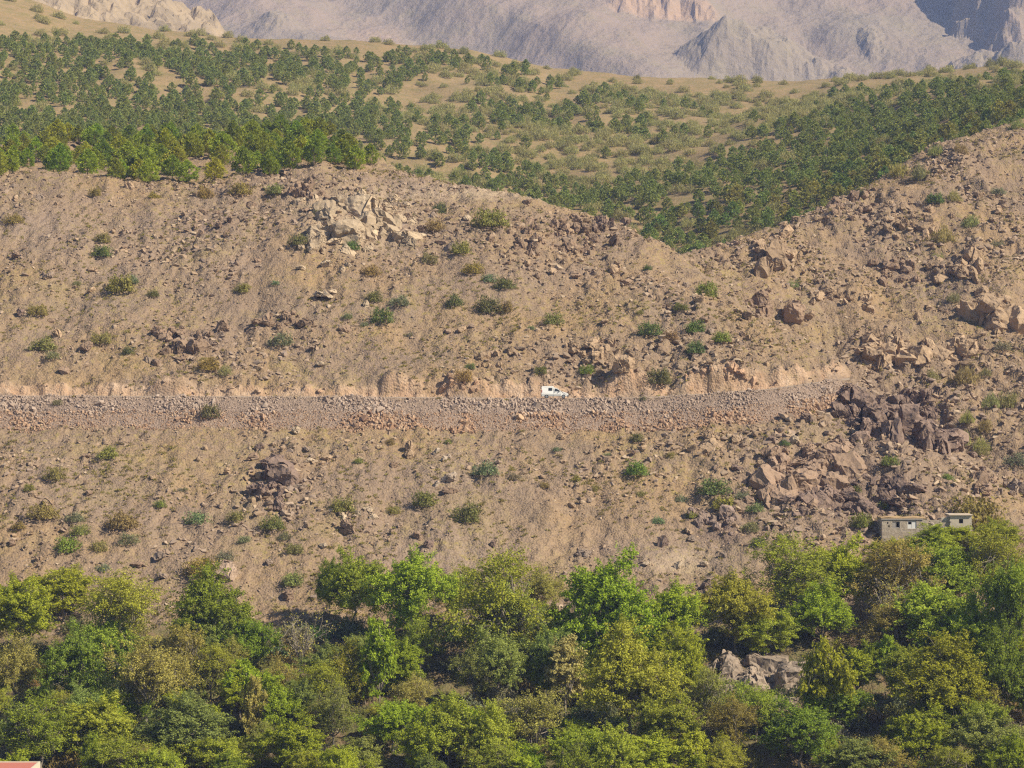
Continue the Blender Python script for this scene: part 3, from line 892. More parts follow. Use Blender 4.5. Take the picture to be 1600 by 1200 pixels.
# loose stones all over the slopes
n = 260000
x = rg.uniform(-112, 118, n); y = rg.uniform(336, 575, n)
hz = HG(x, y); rk, onr, bk, ct, dh = LAST['m']
u, v = px_of(x, y, hz)
dens = np.clip(0.42 + 0.40 * rk + 0.6 * fbm(x / 12, y / 12, 3, 95), 0.10, 1) * (1 - onr) * (1 - bk)
vis = (u > -40) & (u < 1640) & ((y < 488) | (dh > 0))
k = (rg.uniform(0, 1, n) < dens) & vis
x, y, hz, rk = x[k], y[k], hz[k], rk[k]
s = 0.07 + 0.52 * rg.uniform(0, 1, len(x)) ** 5.5 * (0.35 + 1.0 * np.clip(rk, 0, 1.2))
P = np.stack([x, y, hz + s * 0.05], -1)
S = s[:, None] * np.stack([rg.uniform(0.8, 1.5, len(x)), rg.uniform(0.8, 1.3, len(x)), rg.uniform(0.6, 1.2, len(x))], -1)
o = gn_scatter('loose_stones', PEBM, P, rg.uniform(-0.5, 0.5, (len(x), 3)) + np.array([0, 0, 1]) * rg.uniform(0, 6.28, (len(x), 1)), S, rg.integers(0, 8, len(x)))
tag(o, 'loose brown stones strewn over the dry slopes', 'stones', None, 'stuff')

# dry grass tufts
tv, tf = [], []
TUFT = []
for i in range(4):
    g2 = np.random.default_rng(600 + i); d = rnd_dir(22, g2); d[:, 2] = np.abs(d[:, 2]) + 0.25
    v_, f_ = cards(d * np.array([0.55, 0.55, 0.42]), np.cross(d, rnd_dir(22, g2)), d, 0.09, 0.34); TUFT.append((v_, f_))
n = 60000
x = rg.uniform(-112, 118, n); y = rg.uniform(336, 575, n)
hz = HG(x, y); rk, onr, bk, ct, dh = LAST['m']
u, v = px_of(x, y, hz)
gr = np.clip(0.15 + 0.95 * fbm(x / 16, y / 16, 3, 81) + 0.25 * sst(v, 700, 850), 0.03, 1) * (1 - onr) * (1 - bk)
k = (rg.uniform(0, 1, n) < gr) & (u > -40) & (u < 1640) & ((y < 490) | (dh > 0))
x, y, hz = x[k], y[k], hz[k]
s = rg.uniform(0.2, 0.62, len(x))
tm = M['tuft']
o = gn_scatter('grass_tufts', [mesh_np('tuft', v_, f_, tm) for v_, f_ in TUFT], np.stack([x, y, hz - 0.02], -1), np.array([0, 0, 1]) * rg.uniform(0, 6.28, (len(x), 1)), s[:, None] * np.ones((1, 3)), rg.integers(0, 4, len(x)), (0.27, 0.235, 0.07))
tag(o, 'dry olive grass tufts dotted over the slopes', 'grass', None, 'stuff')

# ------------------------------------------------------------------ rock outcrops (thing > rocks)
DKP = (0.205, 0.145, 0.122); BRN = (0.285, 0.198, 0.140); PALE = (0.50, 0.40, 0.29); TANR = (0.39, 0.28, 0.185); GREY = (0.29, 0.225, 0.18); ORG = (0.50, 0.33, 0.22)
def outcrop(u, v, w, h, count, size, col, label, slab=False, lean=0.0, seed=0, cat='rock outcrop', vary=0.12, big=None, sink=0.25):
    r = np.random.default_rng(1000 + seed)
    c = hit([u], [v + h * 0.5])[0]
    root = empty('rock_outcrop', c); tag(root, label, cat)
    uu = u + (r.beta(2, 2, count) - 0.5) * w; vv = v + (r.beta(1.6, 1.6, count) - 0.5) * h
    P = hit(uu, vv)
    for i in range(count):
        s = size * r.uniform(0.45, 1.0) ** 1.5 / F * P[i, 1]
        if big and i < len(big):
            bu, bv, bs = big[i]; P[i] = hit([bu], [bv])[0]; s = bs / F * P[i, 1]
        lib = SLABS if slab and r.uniform() < 0.75 else ROCKS
        me = lib[r.integers(0, len(lib))]
        k = 1 + vary * r.normal(); cc = [min(0.7, max(0.05, x * k)) for x in col]
        if slab: rot = (r.normal() * 0.18 + 0.1, r.normal() * 0.16 + lean, r.uniform(0, 6.28) if lib is ROCKS else r.normal() * 0.6)
        else: rot = (r.normal() * 0.35, r.normal() * 0.35 + lean, r.uniform(0, 6.28))
        sc = s * r.uniform(0.8, 1.25, 3)
        obj('rock', me, root, P[i] - c + np.array([0, 0, sc[2] * (0.5 - sink)]), rot, sc, cc)
    return root

outcrop(556, 352, 200, 84, 80, 17, (0.45, 0.355, 0.25), 'big pale limestone outcrop below the pines on the crest', seed=1, big=[(528, 332, 44), (562, 332, 40), (590, 358, 38), (498, 366, 26), (540, 372, 38), (615, 366, 32), (510, 348, 30), (640, 372, 24), (570, 366, 34)], sink=0.62)
outcrop(478, 306, 70, 36, 16, 13, BRN, 'low dark purple rocks just left of the pale limestone outcrop', True, 0.2, seed=2)
outcrop(428, 752, 84, 80, 20, 12, DKP, 'leaning dark boulder with broken blocks at its foot below the embankment', True, 0.35, seed=3, big=[(440, 752, 38), (426, 726, 22), (408, 776, 18), (432, 792, 20), (398, 770, 13)], sink=0.35)
outcrop(292, 538, 120, 55, 24, 13, BRN, 'dark outcrop above the road on the left slope', seed=4, big=[(258, 530, 15), (285, 548, 16), (310, 552, 17), (345, 520, 14)])
outcrop(440, 506, 120, 30, 18, 10, BRN, 'row of dark split rocks right of the left outcrop', seed=5, big=[(478, 512, 13), (415, 508, 13), (450, 500, 11)])
outcrop(880, 372, 240, 56, 64, 15, BRN, 'brown crag of angular blocks along the ridge beside the notch', True, 0.35, seed=6, sink=0.45)
outcrop(955, 352, 70, 30, 14, 12, DKP, 'dark jutting rocks on the skyline of the ridge crag', True, 0.3, seed=7)
outcrop(1388, 658, 175, 85, 75, 26, DKP, 'jagged dark crag of upright slabs at the end of the road', True, 0.22, seed=8, big=[(1420, 668, 40), (1345, 650, 34), (1325, 630, 26), (1395, 690, 36), (1370, 668, 36), (1440, 690, 34), (1310, 650, 22), (1405, 640, 28)], sink=0.45)
outcrop(1466, 688, 60, 50, 14, 24, DKP, 'tall dark rock buttress at the right end of the jagged crag', True, 0.12, seed=9, big=[(1478, 698, 38), (1450, 700, 34), (1492, 704, 28)], sink=0.35)
outcrop(1238, 752, 145, 92, 54, 21, (0.31, 0.215, 0.155), 'brown block outcrop split by dark cracks right of the green bushes', seed=10, big=[(1245, 758, 44), (1200, 755, 36), (1292, 768, 34), (1325, 735, 36), (1215, 780, 30), (1270, 742, 32), (1310, 700, 26), (1232, 775, 30)], sink=0.5)
outcrop(1330, 778, 230, 60, 66, 20, DKP, 'field of dark purple blocks above the stone house', seed=11, sink=0.4)
outcrop(1120, 820, 90, 40, 18, 13, (0.27, 0.2, 0.17), 'low brown slabs lying below the green bushes', seed=12)
outcrop(345, 898, 60, 44, 12, 13, (0.38, 0.28, 0.21), 'split brown rock above the dark left tree', seed=13, big=[(352, 902, 24), (335, 888, 14)])
outcrop(935, 565, 120, 62, 26, 13, TANR, 'steep tan outcrop above the road right of the van', True, 0.05, seed=14, big=[(975, 578, 20), (930, 568, 16), (900, 552, 12)])
outcrop(775, 560, 80, 36, 12, 10, TANR, 'small upright tan rocks above the road left of the van', True, 0.0, seed=15)
outcrop(1120, 590, 120, 30, 18, 12, ORG, 'orange rock ribs in the road cut before the bend', True, 0.1, seed=16, sink=0.35)
outcrop(715, 603, 90, 22, 12, 9, ORG, 'pinkish rock ribs in the road cut left of the van', True, 0.25, seed=17, sink=0.35)
outcrop(1205, 400, 70, 60, 13, 18, TANR, 'shadowed tan crag just right of the notch', seed=18, big=[(1215, 412, 24), (1190, 432, 22), (1225, 372, 18)])
outcrop(1185, 476, 60, 60, 12, 15, BRN, 'brown crag edge dropping into the gully', seed=19, big=[(1190, 478, 22), (1240, 500, 22)])
outcrop(1395, 548, 100, 56, 20, 24, TANR, 'large rounded tan rock mass at the foot of the right hill', seed=20, big=[(1402, 556, 48), (1370, 560, 36), (1430, 566, 34)], sink=0.6)
outcrop(1482, 556, 80, 50, 14, 24, TANR, 'rounded tan rock shoulder above the pale bushes', seed=21, big=[(1478, 562, 44), (1505, 554, 34)], sink=0.6)
outcrop(1545, 488, 100, 60, 24, 24, TANR, 'craggy tan knob with deep shadows near the right edge', seed=22, big=[(1550, 500, 40), (1525, 494, 30), (1585, 505, 34)], sink=0.5)
outcrop(1400, 425, 90, 44, 15, 15, BRN, 'broken brown ledge in the middle of the right hill', seed=23)
outcrop(1500, 425, 110, 40, 18, 15, TANR, 'scattered tan blocks high on the right hill', seed=24)
outcrop(1300, 470, 120, 60, 16, 14, TANR, 'weathered tan blocks on the left shoulder of the right hill', seed=25)
outcrop(1430, 350, 150, 60, 22, 12, TANR, 'band of small crags below the pine edge on the right hill', seed=26)
outcrop(1320, 330, 110, 40, 14, 13, BRN, 'brown rocks bordering the lower pine edge', seed=27)
outcrop(1550, 335, 90, 60, 14, 12, TANR, 'rock ribs near the right edge below the grassy crest', seed=28)
outcrop(1540, 758, 40, 40, 8, 14, BRN, 'dark hollow rock on the spur above the round olive tree', seed=29, big=[(1528, 755, 18)])
outcrop(1590, 770, 70, 50, 10, 16, GREY, 'grey rock slabs on the spur at the right edge', True, 0.4, seed=30)
outcrop(1178, 1066, 140, 80, 46, 20, (0.31, 0.25, 0.195), 'pale rock mass rising between the valley trees', seed=31, big=[(1130, 1052, 44), (1200, 1044, 48), (1232, 1070, 42), (1170, 1082, 48), (1222, 1100, 40), (1150, 1098, 38), (1190, 1112, 34)], sink=0.62)
outcrop(330, 350, 90, 40, 16, 10, BRN, 'low dark rocks in grey scree below the left pines', True, 0.2, seed=32)
outcrop(1110, 695, 70, 30, 8, 14, TANR, 'flat tan slab below the right end of the embankment', seed=33, big=[(1108, 700, 16)], sink=0.5)
outcrop(560, 805, 60, 30, 7, 11, PALE, 'pale broken ledge beside the isolated brown boulder', seed=34, sink=0.4)
outcrop(700, 735, 60, 60, 9, 11, (0.50, 0.41, 0.33), 'pale rock ribs in the dry gully left of centre', True, 0.5, seed=35, sink=0.4)

# single boulders
BOULD = [(505, 460, 15, PALE, 'pale'), (462, 674, 9, PALE, 'pale'), (480, 704, 7, GREY, 'grey'), (486, 718, 8, PALE, 'pale'), (405, 696, 9, DKP, 'dark'), (545, 822, 17, BRN, 'isolated brown'),
         (1035, 846, 13, DKP, 'dark pillar'), (668, 850, 11, DKP, 'dark'), (652, 840, 10, BRN, 'brown'), (503, 566, 10, PALE, 'pale'), (487, 391, 11, PALE, 'pale'), (33, 486, 9, DKP, 'dark'), (770, 850, 7, DKP, 'dark'),
         (470, 415, 9, PALE, 'pale'), (510, 410, 11, PALE, 'pale'), (545, 412, 8, PALE, 'pale'), (535, 420, 7, PALE, 'pale'), (640, 700, 9, TANR, 'tan'), (640, 708, 12, TANR, 'tan'), (135, 545, 12, BRN, 'brown'), (100, 578, 11, BRN, 'brown'),
         (240, 745, 8, TANR, 'tan'), (355, 735, 10, TANR, 'tan'), (135, 712, 9, BRN, 'brown'), (310, 716, 7, TANR, 'tan'), (520, 455, 8, PALE, 'pale'), (572, 475, 8, PALE, 'pale'), (730, 340, 8, PALE, 'pale'), (705, 385, 13, GREY, 'grey'),
         (980, 440, 10, BRN, 'brown'), (1060, 375, 9, BRN, 'brown'), (945, 505, 8, TANR, 'tan'), (720, 512, 10, TANR, 'tan'), (700, 515, 8, BRN, 'brown'), (840, 430, 9, BRN, 'brown'), (865, 425, 8, TANR, 'tan'), (900, 430, 10, BRN, 'brown'),
         (960, 420, 14, TANR, 'tan'), (1100, 500, 8, BRN, 'brown'), (1160, 520, 8, BRN, 'brown'), (1240, 690, 12, PALE, 'pale'), (1265, 700, 12, TANR, 'tan'), (1150, 690, 10, TANR, 'tan'), (1190, 725, 9, TANR, 'tan'), (1030, 740, 7, TANR, 'tan'),
         (880, 720, 7, TANR, 'tan'), (920, 780, 7, GREY, 'grey'), (1080, 840, 10, GREY, 'grey'), (1060, 885, 9, PALE, 'pale'), (1100, 880, 8, PALE, 'pale'), (1130, 865, 9, GREY, 'grey'), (1010, 880, 8, PALE, 'pale'), (1100, 915, 9, DKP, 'dark'),
         (615, 725, 8, BRN, 'brown'), (20, 850, 8, BRN, 'brown'), (60, 870, 8, TANR, 'tan'), (250, 870, 11, GREY, 'grey'), (215, 880, 10, BRN, 'brown'), (255, 900, 9, GREY, 'grey'), (420, 880, 8, GREY, 'grey'), (505, 850, 8, PALE, 'pale'),
         (490, 930, 8, GREY, 'grey'), (450, 925, 12, BRN, 'brown'), (75, 430, 10, GREY, 'grey'), (25, 400, 8, BRN, 'brown'), (320, 700, 6, TANR, 'tan'), (500, 610, 6, ORG, 'orange'), (1290, 640, 9, DKP, 'dark'), (1260, 655, 12, DKP, 'dark')]
r = random.Random(12)
for (u, v, s, c, nm) in BOULD:
    P = hit([u], [v + s * 0.5])[0]; m = s / F * P[1]
    gsc = r.uniform(0.88, 1.12)
    o = obj('boulder', ROCKS[r.randrange(len(ROCKS))], None, P + np.array([0, 0, m * 0.35]), (r.uniform(-.3, .3), r.uniform(-.3, .3), r.uniform(0, 6.28)), (m * r.uniform(.9, 1.1), m, m * r.uniform(0.75, 1.0)), [x * gsc for x in c])
    if nm in ('isolated brown', 'dark pillar'):
        tag(o, 'isolated brown boulder lying on the slope below the leaning boulder' if nm[0] == 'i' else 'dark pillar boulder standing on the scree above the valley trees', 'boulder')
        if nm[0] == 'd': o.scale = (m * 0.75, m * 0.8, m * 1.1)
    else:
        later(o, ('small ' if s < 9 else '') + nm + ' boulder', 'boulder', u, v, 'boulders on the slopes')
# more middling boulders where the ground is rocky
n = 900
x = rg.uniform(-100, 112, n); y = rg.uniform(345, 560, n); hz = HG(x, y); rk, onr, bk, ct, dh = LAST['m']; u, v = px_of(x, y, hz)
k = np.where((rg.uniform(0, 1, n) < rk * 0.9) & (u > 0) & (u < 1600) & ((y < 478) | (dh > 0)) & (np.abs(y - road_y(x)) > 9) & (v < 880))[0][:240]
for i in k:
    s = r.uniform(0.35, 1.0) ** 1.6 * 1.0 + 0.35
    col, nm = r.choice([(TANR, 'tan'), (BRN, 'brown'), (TANR, 'tan'), (GREY, 'grey')]) if not (u[i] > 1080 and v[i] > 620) else (DKP, 'dark')
    gsc = r.uniform(0.82, 1.15)
    o = obj('boulder', ROCKS[r.randrange(len(ROCKS))], None, (x[i], y[i], hz[i] + s * 0.05), (r.uniform(-.3, .3), r.uniform(-.3, .3), r.uniform(0, 6.28)), (s * r.uniform(.8, 1.3), s, s * r.uniform(0.6, 1.0)), [q * gsc for q in col])
    later(o, ('small ' if s < 0.75 else 'angular ') + nm + ' boulder', 'boulder', u[i], v[i], 'boulders on the slopes')

# ------------------------------------------------------------------ bushes on the slopes
BC = dict(d=((0.165, 0.190, 0.070), 'dark green', 'cushion'), o=((0.290, 0.260, 0.085), 'olive', 'cushion'), g=((0.235, 0.255, 0.140), 'grey-green', 'low'), b=((0.235, 0.285, 0.065), 'bright green', 'cushion'),
          p=((0.34, 0.33, 0.13), 'pale straw-green', 'broom'), r=((0.30, 0.22, 0.095), 'brownish', 'cushion'))
BUSHES = [(22, 338, 28, 'o'), (60, 484, 30, 'o'), (70, 534, 36, 'o'), (82, 554, 24, 'g'), (160, 526, 32, 'o'), (160, 370, 24, 'o'), (160, 393, 28, 'd'), (190, 442, 40, 'o'), (205, 434, 26, 'g'), (240, 458, 16, 'd'), (200, 549, 18, 'd'), (440, 525, 36, 'g'),
          (327, 573, 30, 'o'), (352, 577, 24, 'p'), (380, 448, 22, 'o'), (466, 372, 28, 'd'), (550, 381, 22, 'd'), (580, 421, 28, 'o'), (585, 463, 26, 'd'), (625, 470, 32, 'g'), (597, 494, 34, 'd'), (543, 490, 18, 'g'), (687, 323, 24, 'd'), (680, 353, 26, 'r'),
          (722, 389, 28, 'o'), (670, 402, 26, 'r'), (740, 416, 28, 'o'), (765, 430, 24, 'g'), (788, 441, 30, 'd'), (762, 476, 36, 'd'), (791, 478, 24, 'r'), (710, 469, 28, 'd'), (864, 499, 28, 'o'), (725, 582, 30, 'r'), (735, 571, 16, 'd'), (845, 579, 20, 'd'),
          (918, 577, 22, 'b'), (1030, 588, 38, 'd'), (1015, 514, 34, 'd'), (1048, 521, 26, 'r'), (1087, 508, 28, 'd'), (1127, 527, 26, 'b'), (1087, 551, 28, 'd'), (1063, 481, 22, 'd'), (1105, 452, 34, 'b'), (1012, 418, 14, 'd'), (1240, 438, 20, 'p'), (1474, 370, 34, 'p'),
          (1490, 466, 20, 'p'), (1455, 590, 24, 'p'), (1510, 587, 38, 'p'), (1541, 582, 18, 'p'), (1506, 684, 26, 'p'), (1533, 688, 26, 'p'), (1512, 662, 24, 'p'), (1540, 668, 24, 'p'), (1548, 636, 26, 'p'), (1575, 620, 34, 'p'), (1535, 702, 20, 'p'), (1588, 714, 36, 'g'),
          (1568, 541, 24, 'g'), (1462, 307, 28, 'd'), (1518, 346, 28, 'p'), (1558, 378, 22, 'g'), (1465, 400, 18, 'p'), (1405, 266, 30, 'p'), (1438, 270, 28, 'p'), (1380, 262, 22, 'p'), (1345, 305, 20, 'd'), (1490, 306, 22, 'p'), (1560, 300, 22, 'g'),
          (1500, 232, 24, 'p'), (1462, 240, 22, 'p'), (1555, 185, 20, 'p'), (1590, 195, 22, 'p'), (170, 705, 34, 'o'), (85, 744, 28, 'o'), (68, 796, 42, 'o'), (118, 807, 28, 'g'), (190, 810, 46, 'o'), (105, 846, 36, 'b'), (125, 827, 28, 'o'), (200, 837, 32, 'g'),
          (155, 851, 24, 'o'), (162, 881, 24, 'g'), (308, 803, 36, 'g'), (368, 807, 26, 'o'), (427, 817, 34, 'd'), (382, 841, 20, 'g'), (445, 833, 22, 'g'), (460, 856, 26, 'o'), (458, 902, 30, 'o'), (316, 882, 50, 'o'), (352, 868, 28, 'g'), (536, 786, 36, 'o'),
          (615, 797, 20, 'o'), (664, 778, 34, 'o'), (731, 797, 44, 'd'), (760, 730, 38, 'g'), (803, 742, 22, 'g'), (994, 732, 36, 'b'), (950, 706, 16, 'g'), (995, 686, 20, 'd'), (1115, 757, 44, 'd'), (1133, 784, 36, 'o'), (1160, 776, 22, 'g'), (1181, 791, 28, 'g'),
          (1172, 821, 30, 'g'), (1185, 847, 24, 'd'), (1080, 806, 18, 'b'), (1064, 772, 24, 'g'), (1028, 809, 22, 'g'), (1390, 728, 26, 'b'), (1382, 785, 20, 'b'), (1226, 697, 16, 'd'), (1335, 758, 22, 'd'), (1346, 818, 34, 'b'), (1480, 745, 18, 'b'),
          (45, 765, 18, 'o'), (30, 822, 20, 'o'), (250, 790, 18, 'o'), (285, 760, 16, 'g'), (560, 720, 14, 'o'), (610, 690, 14, 'r'), (700, 688, 12, 'o'), (850, 760, 16, 'o'), (900, 745, 16, 'o'), (930, 760, 18, 'o'), (1000, 770, 14, 'o'), (1050, 710, 16, 'o'), (870, 700, 14, 'g'),
          (150, 300, 20, 'o'), (375, 295, 34, 'o'), (430, 297, 28, 'o'), (320, 300, 26, 'o'), (240, 303, 20, 'o'), (310, 395, 14, 'g'), (120, 440, 14, 'g'), (430, 440, 14, 'g'), (500, 330, 20, 'd'), (90, 626, 16, 'g'), (1005, 622, 12, 'g'), (640, 520, 14, 'g'), (570, 505, 14, 'g'), (1000, 490, 12, 'o'), (830, 510, 12, 'g')]
r = random.Random(31)
def put_bush(u, v, w, code, label=None, lib=None, name='bush'):
    col, cn, st = BC[code]
    P = hit([u], [v + w * 0.33])[0]
    m = w * 0.53 / F * P[1]
    L = (lib or BUSH[st])
    o = obj(name, L[r.randrange(len(L))], None, P - np.array([0, 0, m * 0.08]), (0, 0, r.uniform(0, 6.28)), (m * r.uniform(0.95, 1.1), m * r.uniform(0.9, 1.05), m * r.uniform(1.1, 1.45)), [q * r.uniform(0.85, 1.15) for q in col])
    if label: tag(o, label, 'bush')
    else: later(o, ('small ' if w < 24 else '') + cn + ' bush', 'bush', u, v, 'bushes on the dry slopes')
    return o
for b in BUSHES: put_bush(*b)
put_bush(767, 342, 46, 'o', 'large olive bush standing below the ridge crest right of the limestone')
put_bush(327, 641, 30, 'd', 'lone dark green bush growing on the rubble embankment')
put_bush(1524, 797, 74, 'o', 'big round olive bush behind the flat-roofed stone house')

# ------------------------------------------------------------------ pines and pale shrubs on the plantation hill and the crest
def add_pine(P, hgt, near, col, label, group, rnd):
    if near:
        tr, cr = PINE_NEAR[rnd.randrange(5)]
        e = empty('pine_tree', P, rnd.uniform(0, 6.28), (hgt * rnd.uniform(0.95, 1.15), hgt * rnd.uniform(0.95, 1.15), hgt))
        obj('trunk', tr, e, color=(0.30, 0.22, 0.16)); obj('crown', cr, e, color=col)
        tag(e, label, 'pine tree', group); return e
    o = obj('pine_tree', PINE_FAR[rnd.randrange(5)], None, P, (0, 0, rnd.uniform(0, 6.28)), (hgt * rnd.uniform(0.95, 1.2), hgt * rnd.uniform(0.95, 1.2), hgt), col)
    tag(o, label, 'pine tree', group); return o

r = random.Random(77)
ridge = []
for i in range(1500):                                   # crest stand, left: denser towards the left
    x = r.uniform(-112, -24); y = r.uniform(478, 566)
    P = (x, y)
    z0 = float(H0(np.array([x]), np.array([y]))[0]); u, v = px_of(x, y, z0)
    if u < -20 or u > 585 or v > 298: continue
    if u > 420 and v > 278: continue
    if any((x - a) ** 2 + (y - b) ** 2 < 3.3 ** 2 for a, b, *_ in ridge): continue
    ridge.append((x, y, z0, u, v))
    if len(ridge) >= 135: break
ridge.sort(key=lambda t: t[1])
for i, (x, y, z0, u, v) in enumerate(ridge):
    h = r.uniform(3.7, 5.9) * (0.85 if u > 500 else 1)
    g = r.uniform(0.8, 1.25)
    front = i < 34
    e = add_pine((x, y, z0 - 0.1), h, True, (0.320 * g * r.uniform(.85, 1.2), 0.370 * g, 0.055), '', None, r)
    later(e, ('front-row ' if front else 'rear ') + ('tall' if h > 4.8 else 'short') + ' crest pine', 'pine tree', u, v - 20, 'pines of the crest stand')

gx = np.arange(-260, 262, 4.5); gy = np.arange(604, 1000, 5.6)
GX, GY = np.meshgrid(gx, gy); rg2 = np.random.default_rng(88)
GX = (GX + rg2.uniform(-2.2, 2.2, GX.shape)).ravel(); GY = (GY + rg2.uniform(-2.8, 2.8, GY.shape)).ravel()
GZ = H0(GX, GY); GU, GV = px_of(GX, GY, GZ)
def band(u, v, pts, w):
    p = np.array(pts, float); return np.exp(-((v - np.interp(u, p[:, 0], p[:, 1])) / w) ** 2)
den = 0.50 + 0.65 * fbm(GX / 60, GY / 60, 3, 141)
den = den + 0.5 * (1 - sst(GU, 300, 760)) * sst(GV, 70, 110)
den = den - 0.5 * np.exp(-((GU - 640) / 70) ** 2 - ((GV - 190) / 25) ** 2) - 0.7 * np.exp(-((GU - 960) / 90) ** 2 - ((GV - 275) / 40) ** 2) - 0.35 * np.exp(-((GU - 800) / 120) ** 2 - ((GV - 150) / 25) ** 2)
den = den + 0.6 * band(GU, GV, [(950, 400), (1060, 365), (1200, 300), (1400, 215), (1600, 150)], 34) * sst(GU, 960, 1040)
den = den + 0.45 * band(GU, GV, [(850, 340), (1100, 260), (1300, 200), (1500, 160)], 14) * sst(GU, 850, 950)
den = den - 0.46 * sst(GU, 780, 950) * (1 - sst(GV - np.interp(GU, [850, 1100, 1300, 1600], [330, 262, 200, 120]), -30, 10))
low = np.interp(GU, [0, 130, 400, 740, 860, 1000, 1230, 1400, 1600], [58, 62, 74, 90, 122, 138, 145, 138, 122])
top = sst(GV - low, -6, 16)
inview = (GU > -30) & (GU < 1630)
R1 = rg2.uniform(0, 1, len(GX))
isp = inview & (R1 < np.clip(den, 0.02, 0.97) * top)
shr = np.clip(0.34 + 0.4 * fbm(GX / 45 + 9, GY / 45, 2, 151) + 0.2 * sst(GU, 500, 900), 0.05, 0.8)
iss = inview & ~isp & (rg2.uniform(0, 1, len(GX)) < shr * np.maximum(top, 0.25) * 1.1)
# hidden behind the nearer hills? leave those out
def seen(idx, extra):
    out = []
    xx = GX[idx]; yy = GY[idx]; zz = GZ[idx] + extra
    ts = np.linspace(0.45, 0.985, 70)
    for a in range(0, len(idx), 400):
        X = xx[a:a + 400, None] * ts; Y = yy[a:a + 400, None] * ts; Z = zz[a:a + 400, None] * ts
        out.append((H0(X, Y) < Z).all(1))
    return idx[np.concatenate(out)]
ip = seen(np.where(isp)[0], 4.5); isx = seen(np.where(iss)[0], 1.8)
ip = ip[np.argsort(GY[ip])]; isx = isx[np.argsort(GY[isx])]
NP = 190
for i in ip[:NP]:
    h = r.uniform(3.2, 5.2); g = r.uniform(0.75, 1.2)
    e = add_pine((GX[i], GY[i], GZ[i] - 0.1), h, False, (PCOL[0] * g * r.uniform(.85, 1.25), PCOL[1] * g, PCOL[2] * g), '', 'plantation pines', r)
    later(e, ('tall' if h > 4.3 else 'short') + ' young pine', 'pine tree', GU[i], GV[i] - 15, 'plantation pines')
def far_stuff(name, idx, meshes, hlo, hhi, col, label, cat, mat):
    P = np.stack([GX[idx], GY[idx], GZ[idx] - 0.1], -1)
    h = rg2.uniform(hlo, hhi, len(idx)); S = h[:, None] * np.stack([rg2.uniform(0.95, 1.2, len(idx))] * 2 + [np.ones(len(idx))], -1)
    rot = np.array([0, 0, 1]) * rg2.uniform(0, 6.28, (len(idx), 1))
    o = gn_scatter(name, meshes, P, rot, S, rg2.integers(0, len(meshes), len(idx)), col)
    tag(o, label, cat, None, 'stuff'); return o
far_stuff('distant_pines', ip[NP:], PINE_FAR, 2.8, 4.9, PCOL, 'mass of young pines covering the far plantation slope', 'pines', M['needle'])
NS = 170
for i in isx[:NS]:
    s = r.uniform(1.7, 3.0); g = r.uniform(0.8, 1.15); u_, v_ = GU[i], GV[i]
    o = obj('shrub', SHRUB_FAR[r.randrange(3)], None, (GX[i], GY[i], GZ[i] - 0.1), (0, 0, r.uniform(0, 6.28)), (s, s, s * r.uniform(0.8, 1.05)), (0.36 * g, 0.345 * g, 0.14 * g))
    later(o, ('broad' if s > 2.35 else 'small') + ' pale shrub', 'shrub', u_, v_ - 6, 'pale shrubs among the plantation pines')
far_stuff('distant_shrubs', isx[NS:], SHRUB_FAR, 1.3, 2.8, (0.36, 0.345, 0.14), 'pale rounded shrubs dotted over the far plantation slope', 'shrubs', M['bushleaf'])
# skyline shrubs one can tell apart
for (u, v, s) in ((700, 72, 12), (725, 71, 14), (663, 70, 12), (1565, 100, 17), (1548, 112, 16), (1520, 112, 12), (1408, 112, 10), (996, 116, 10), (1185, 130, 12)):
    Y_ = 985.0; x_ = (u - 800) / F * Y_; z_ = float(H0(np.array([x_]), np.array([Y_]))[0]); m = s * 0.62 / F * Y_
    o = obj('shrub', SHRUB_FAR[r.randrange(3)], None, (x_, Y_, z_), (0, 0, r.uniform(0, 6)), (m, m, m * 1.25), (0.28, 0.28, 0.10))
    later(o, 'skyline shrub', 'shrub', u, v, 'shrubs on the far skyline')
LANDMARKS += [('the left end of the crest', 40, 270), ('the limestone end of the crest', 560, 255), ('the pine bend by the notch', 1010, 360), ('the bare patch among pines', 960, 270), ('the pine edge midway', 1300, 290), ('the pine edge at right', 1560, 150), ('the bald patch behind the crest', 640, 190), ('the far skyline dip', 1230, 125), ('the far left skyline', 560, 62), ('the right skyline end', 1590, 100)]

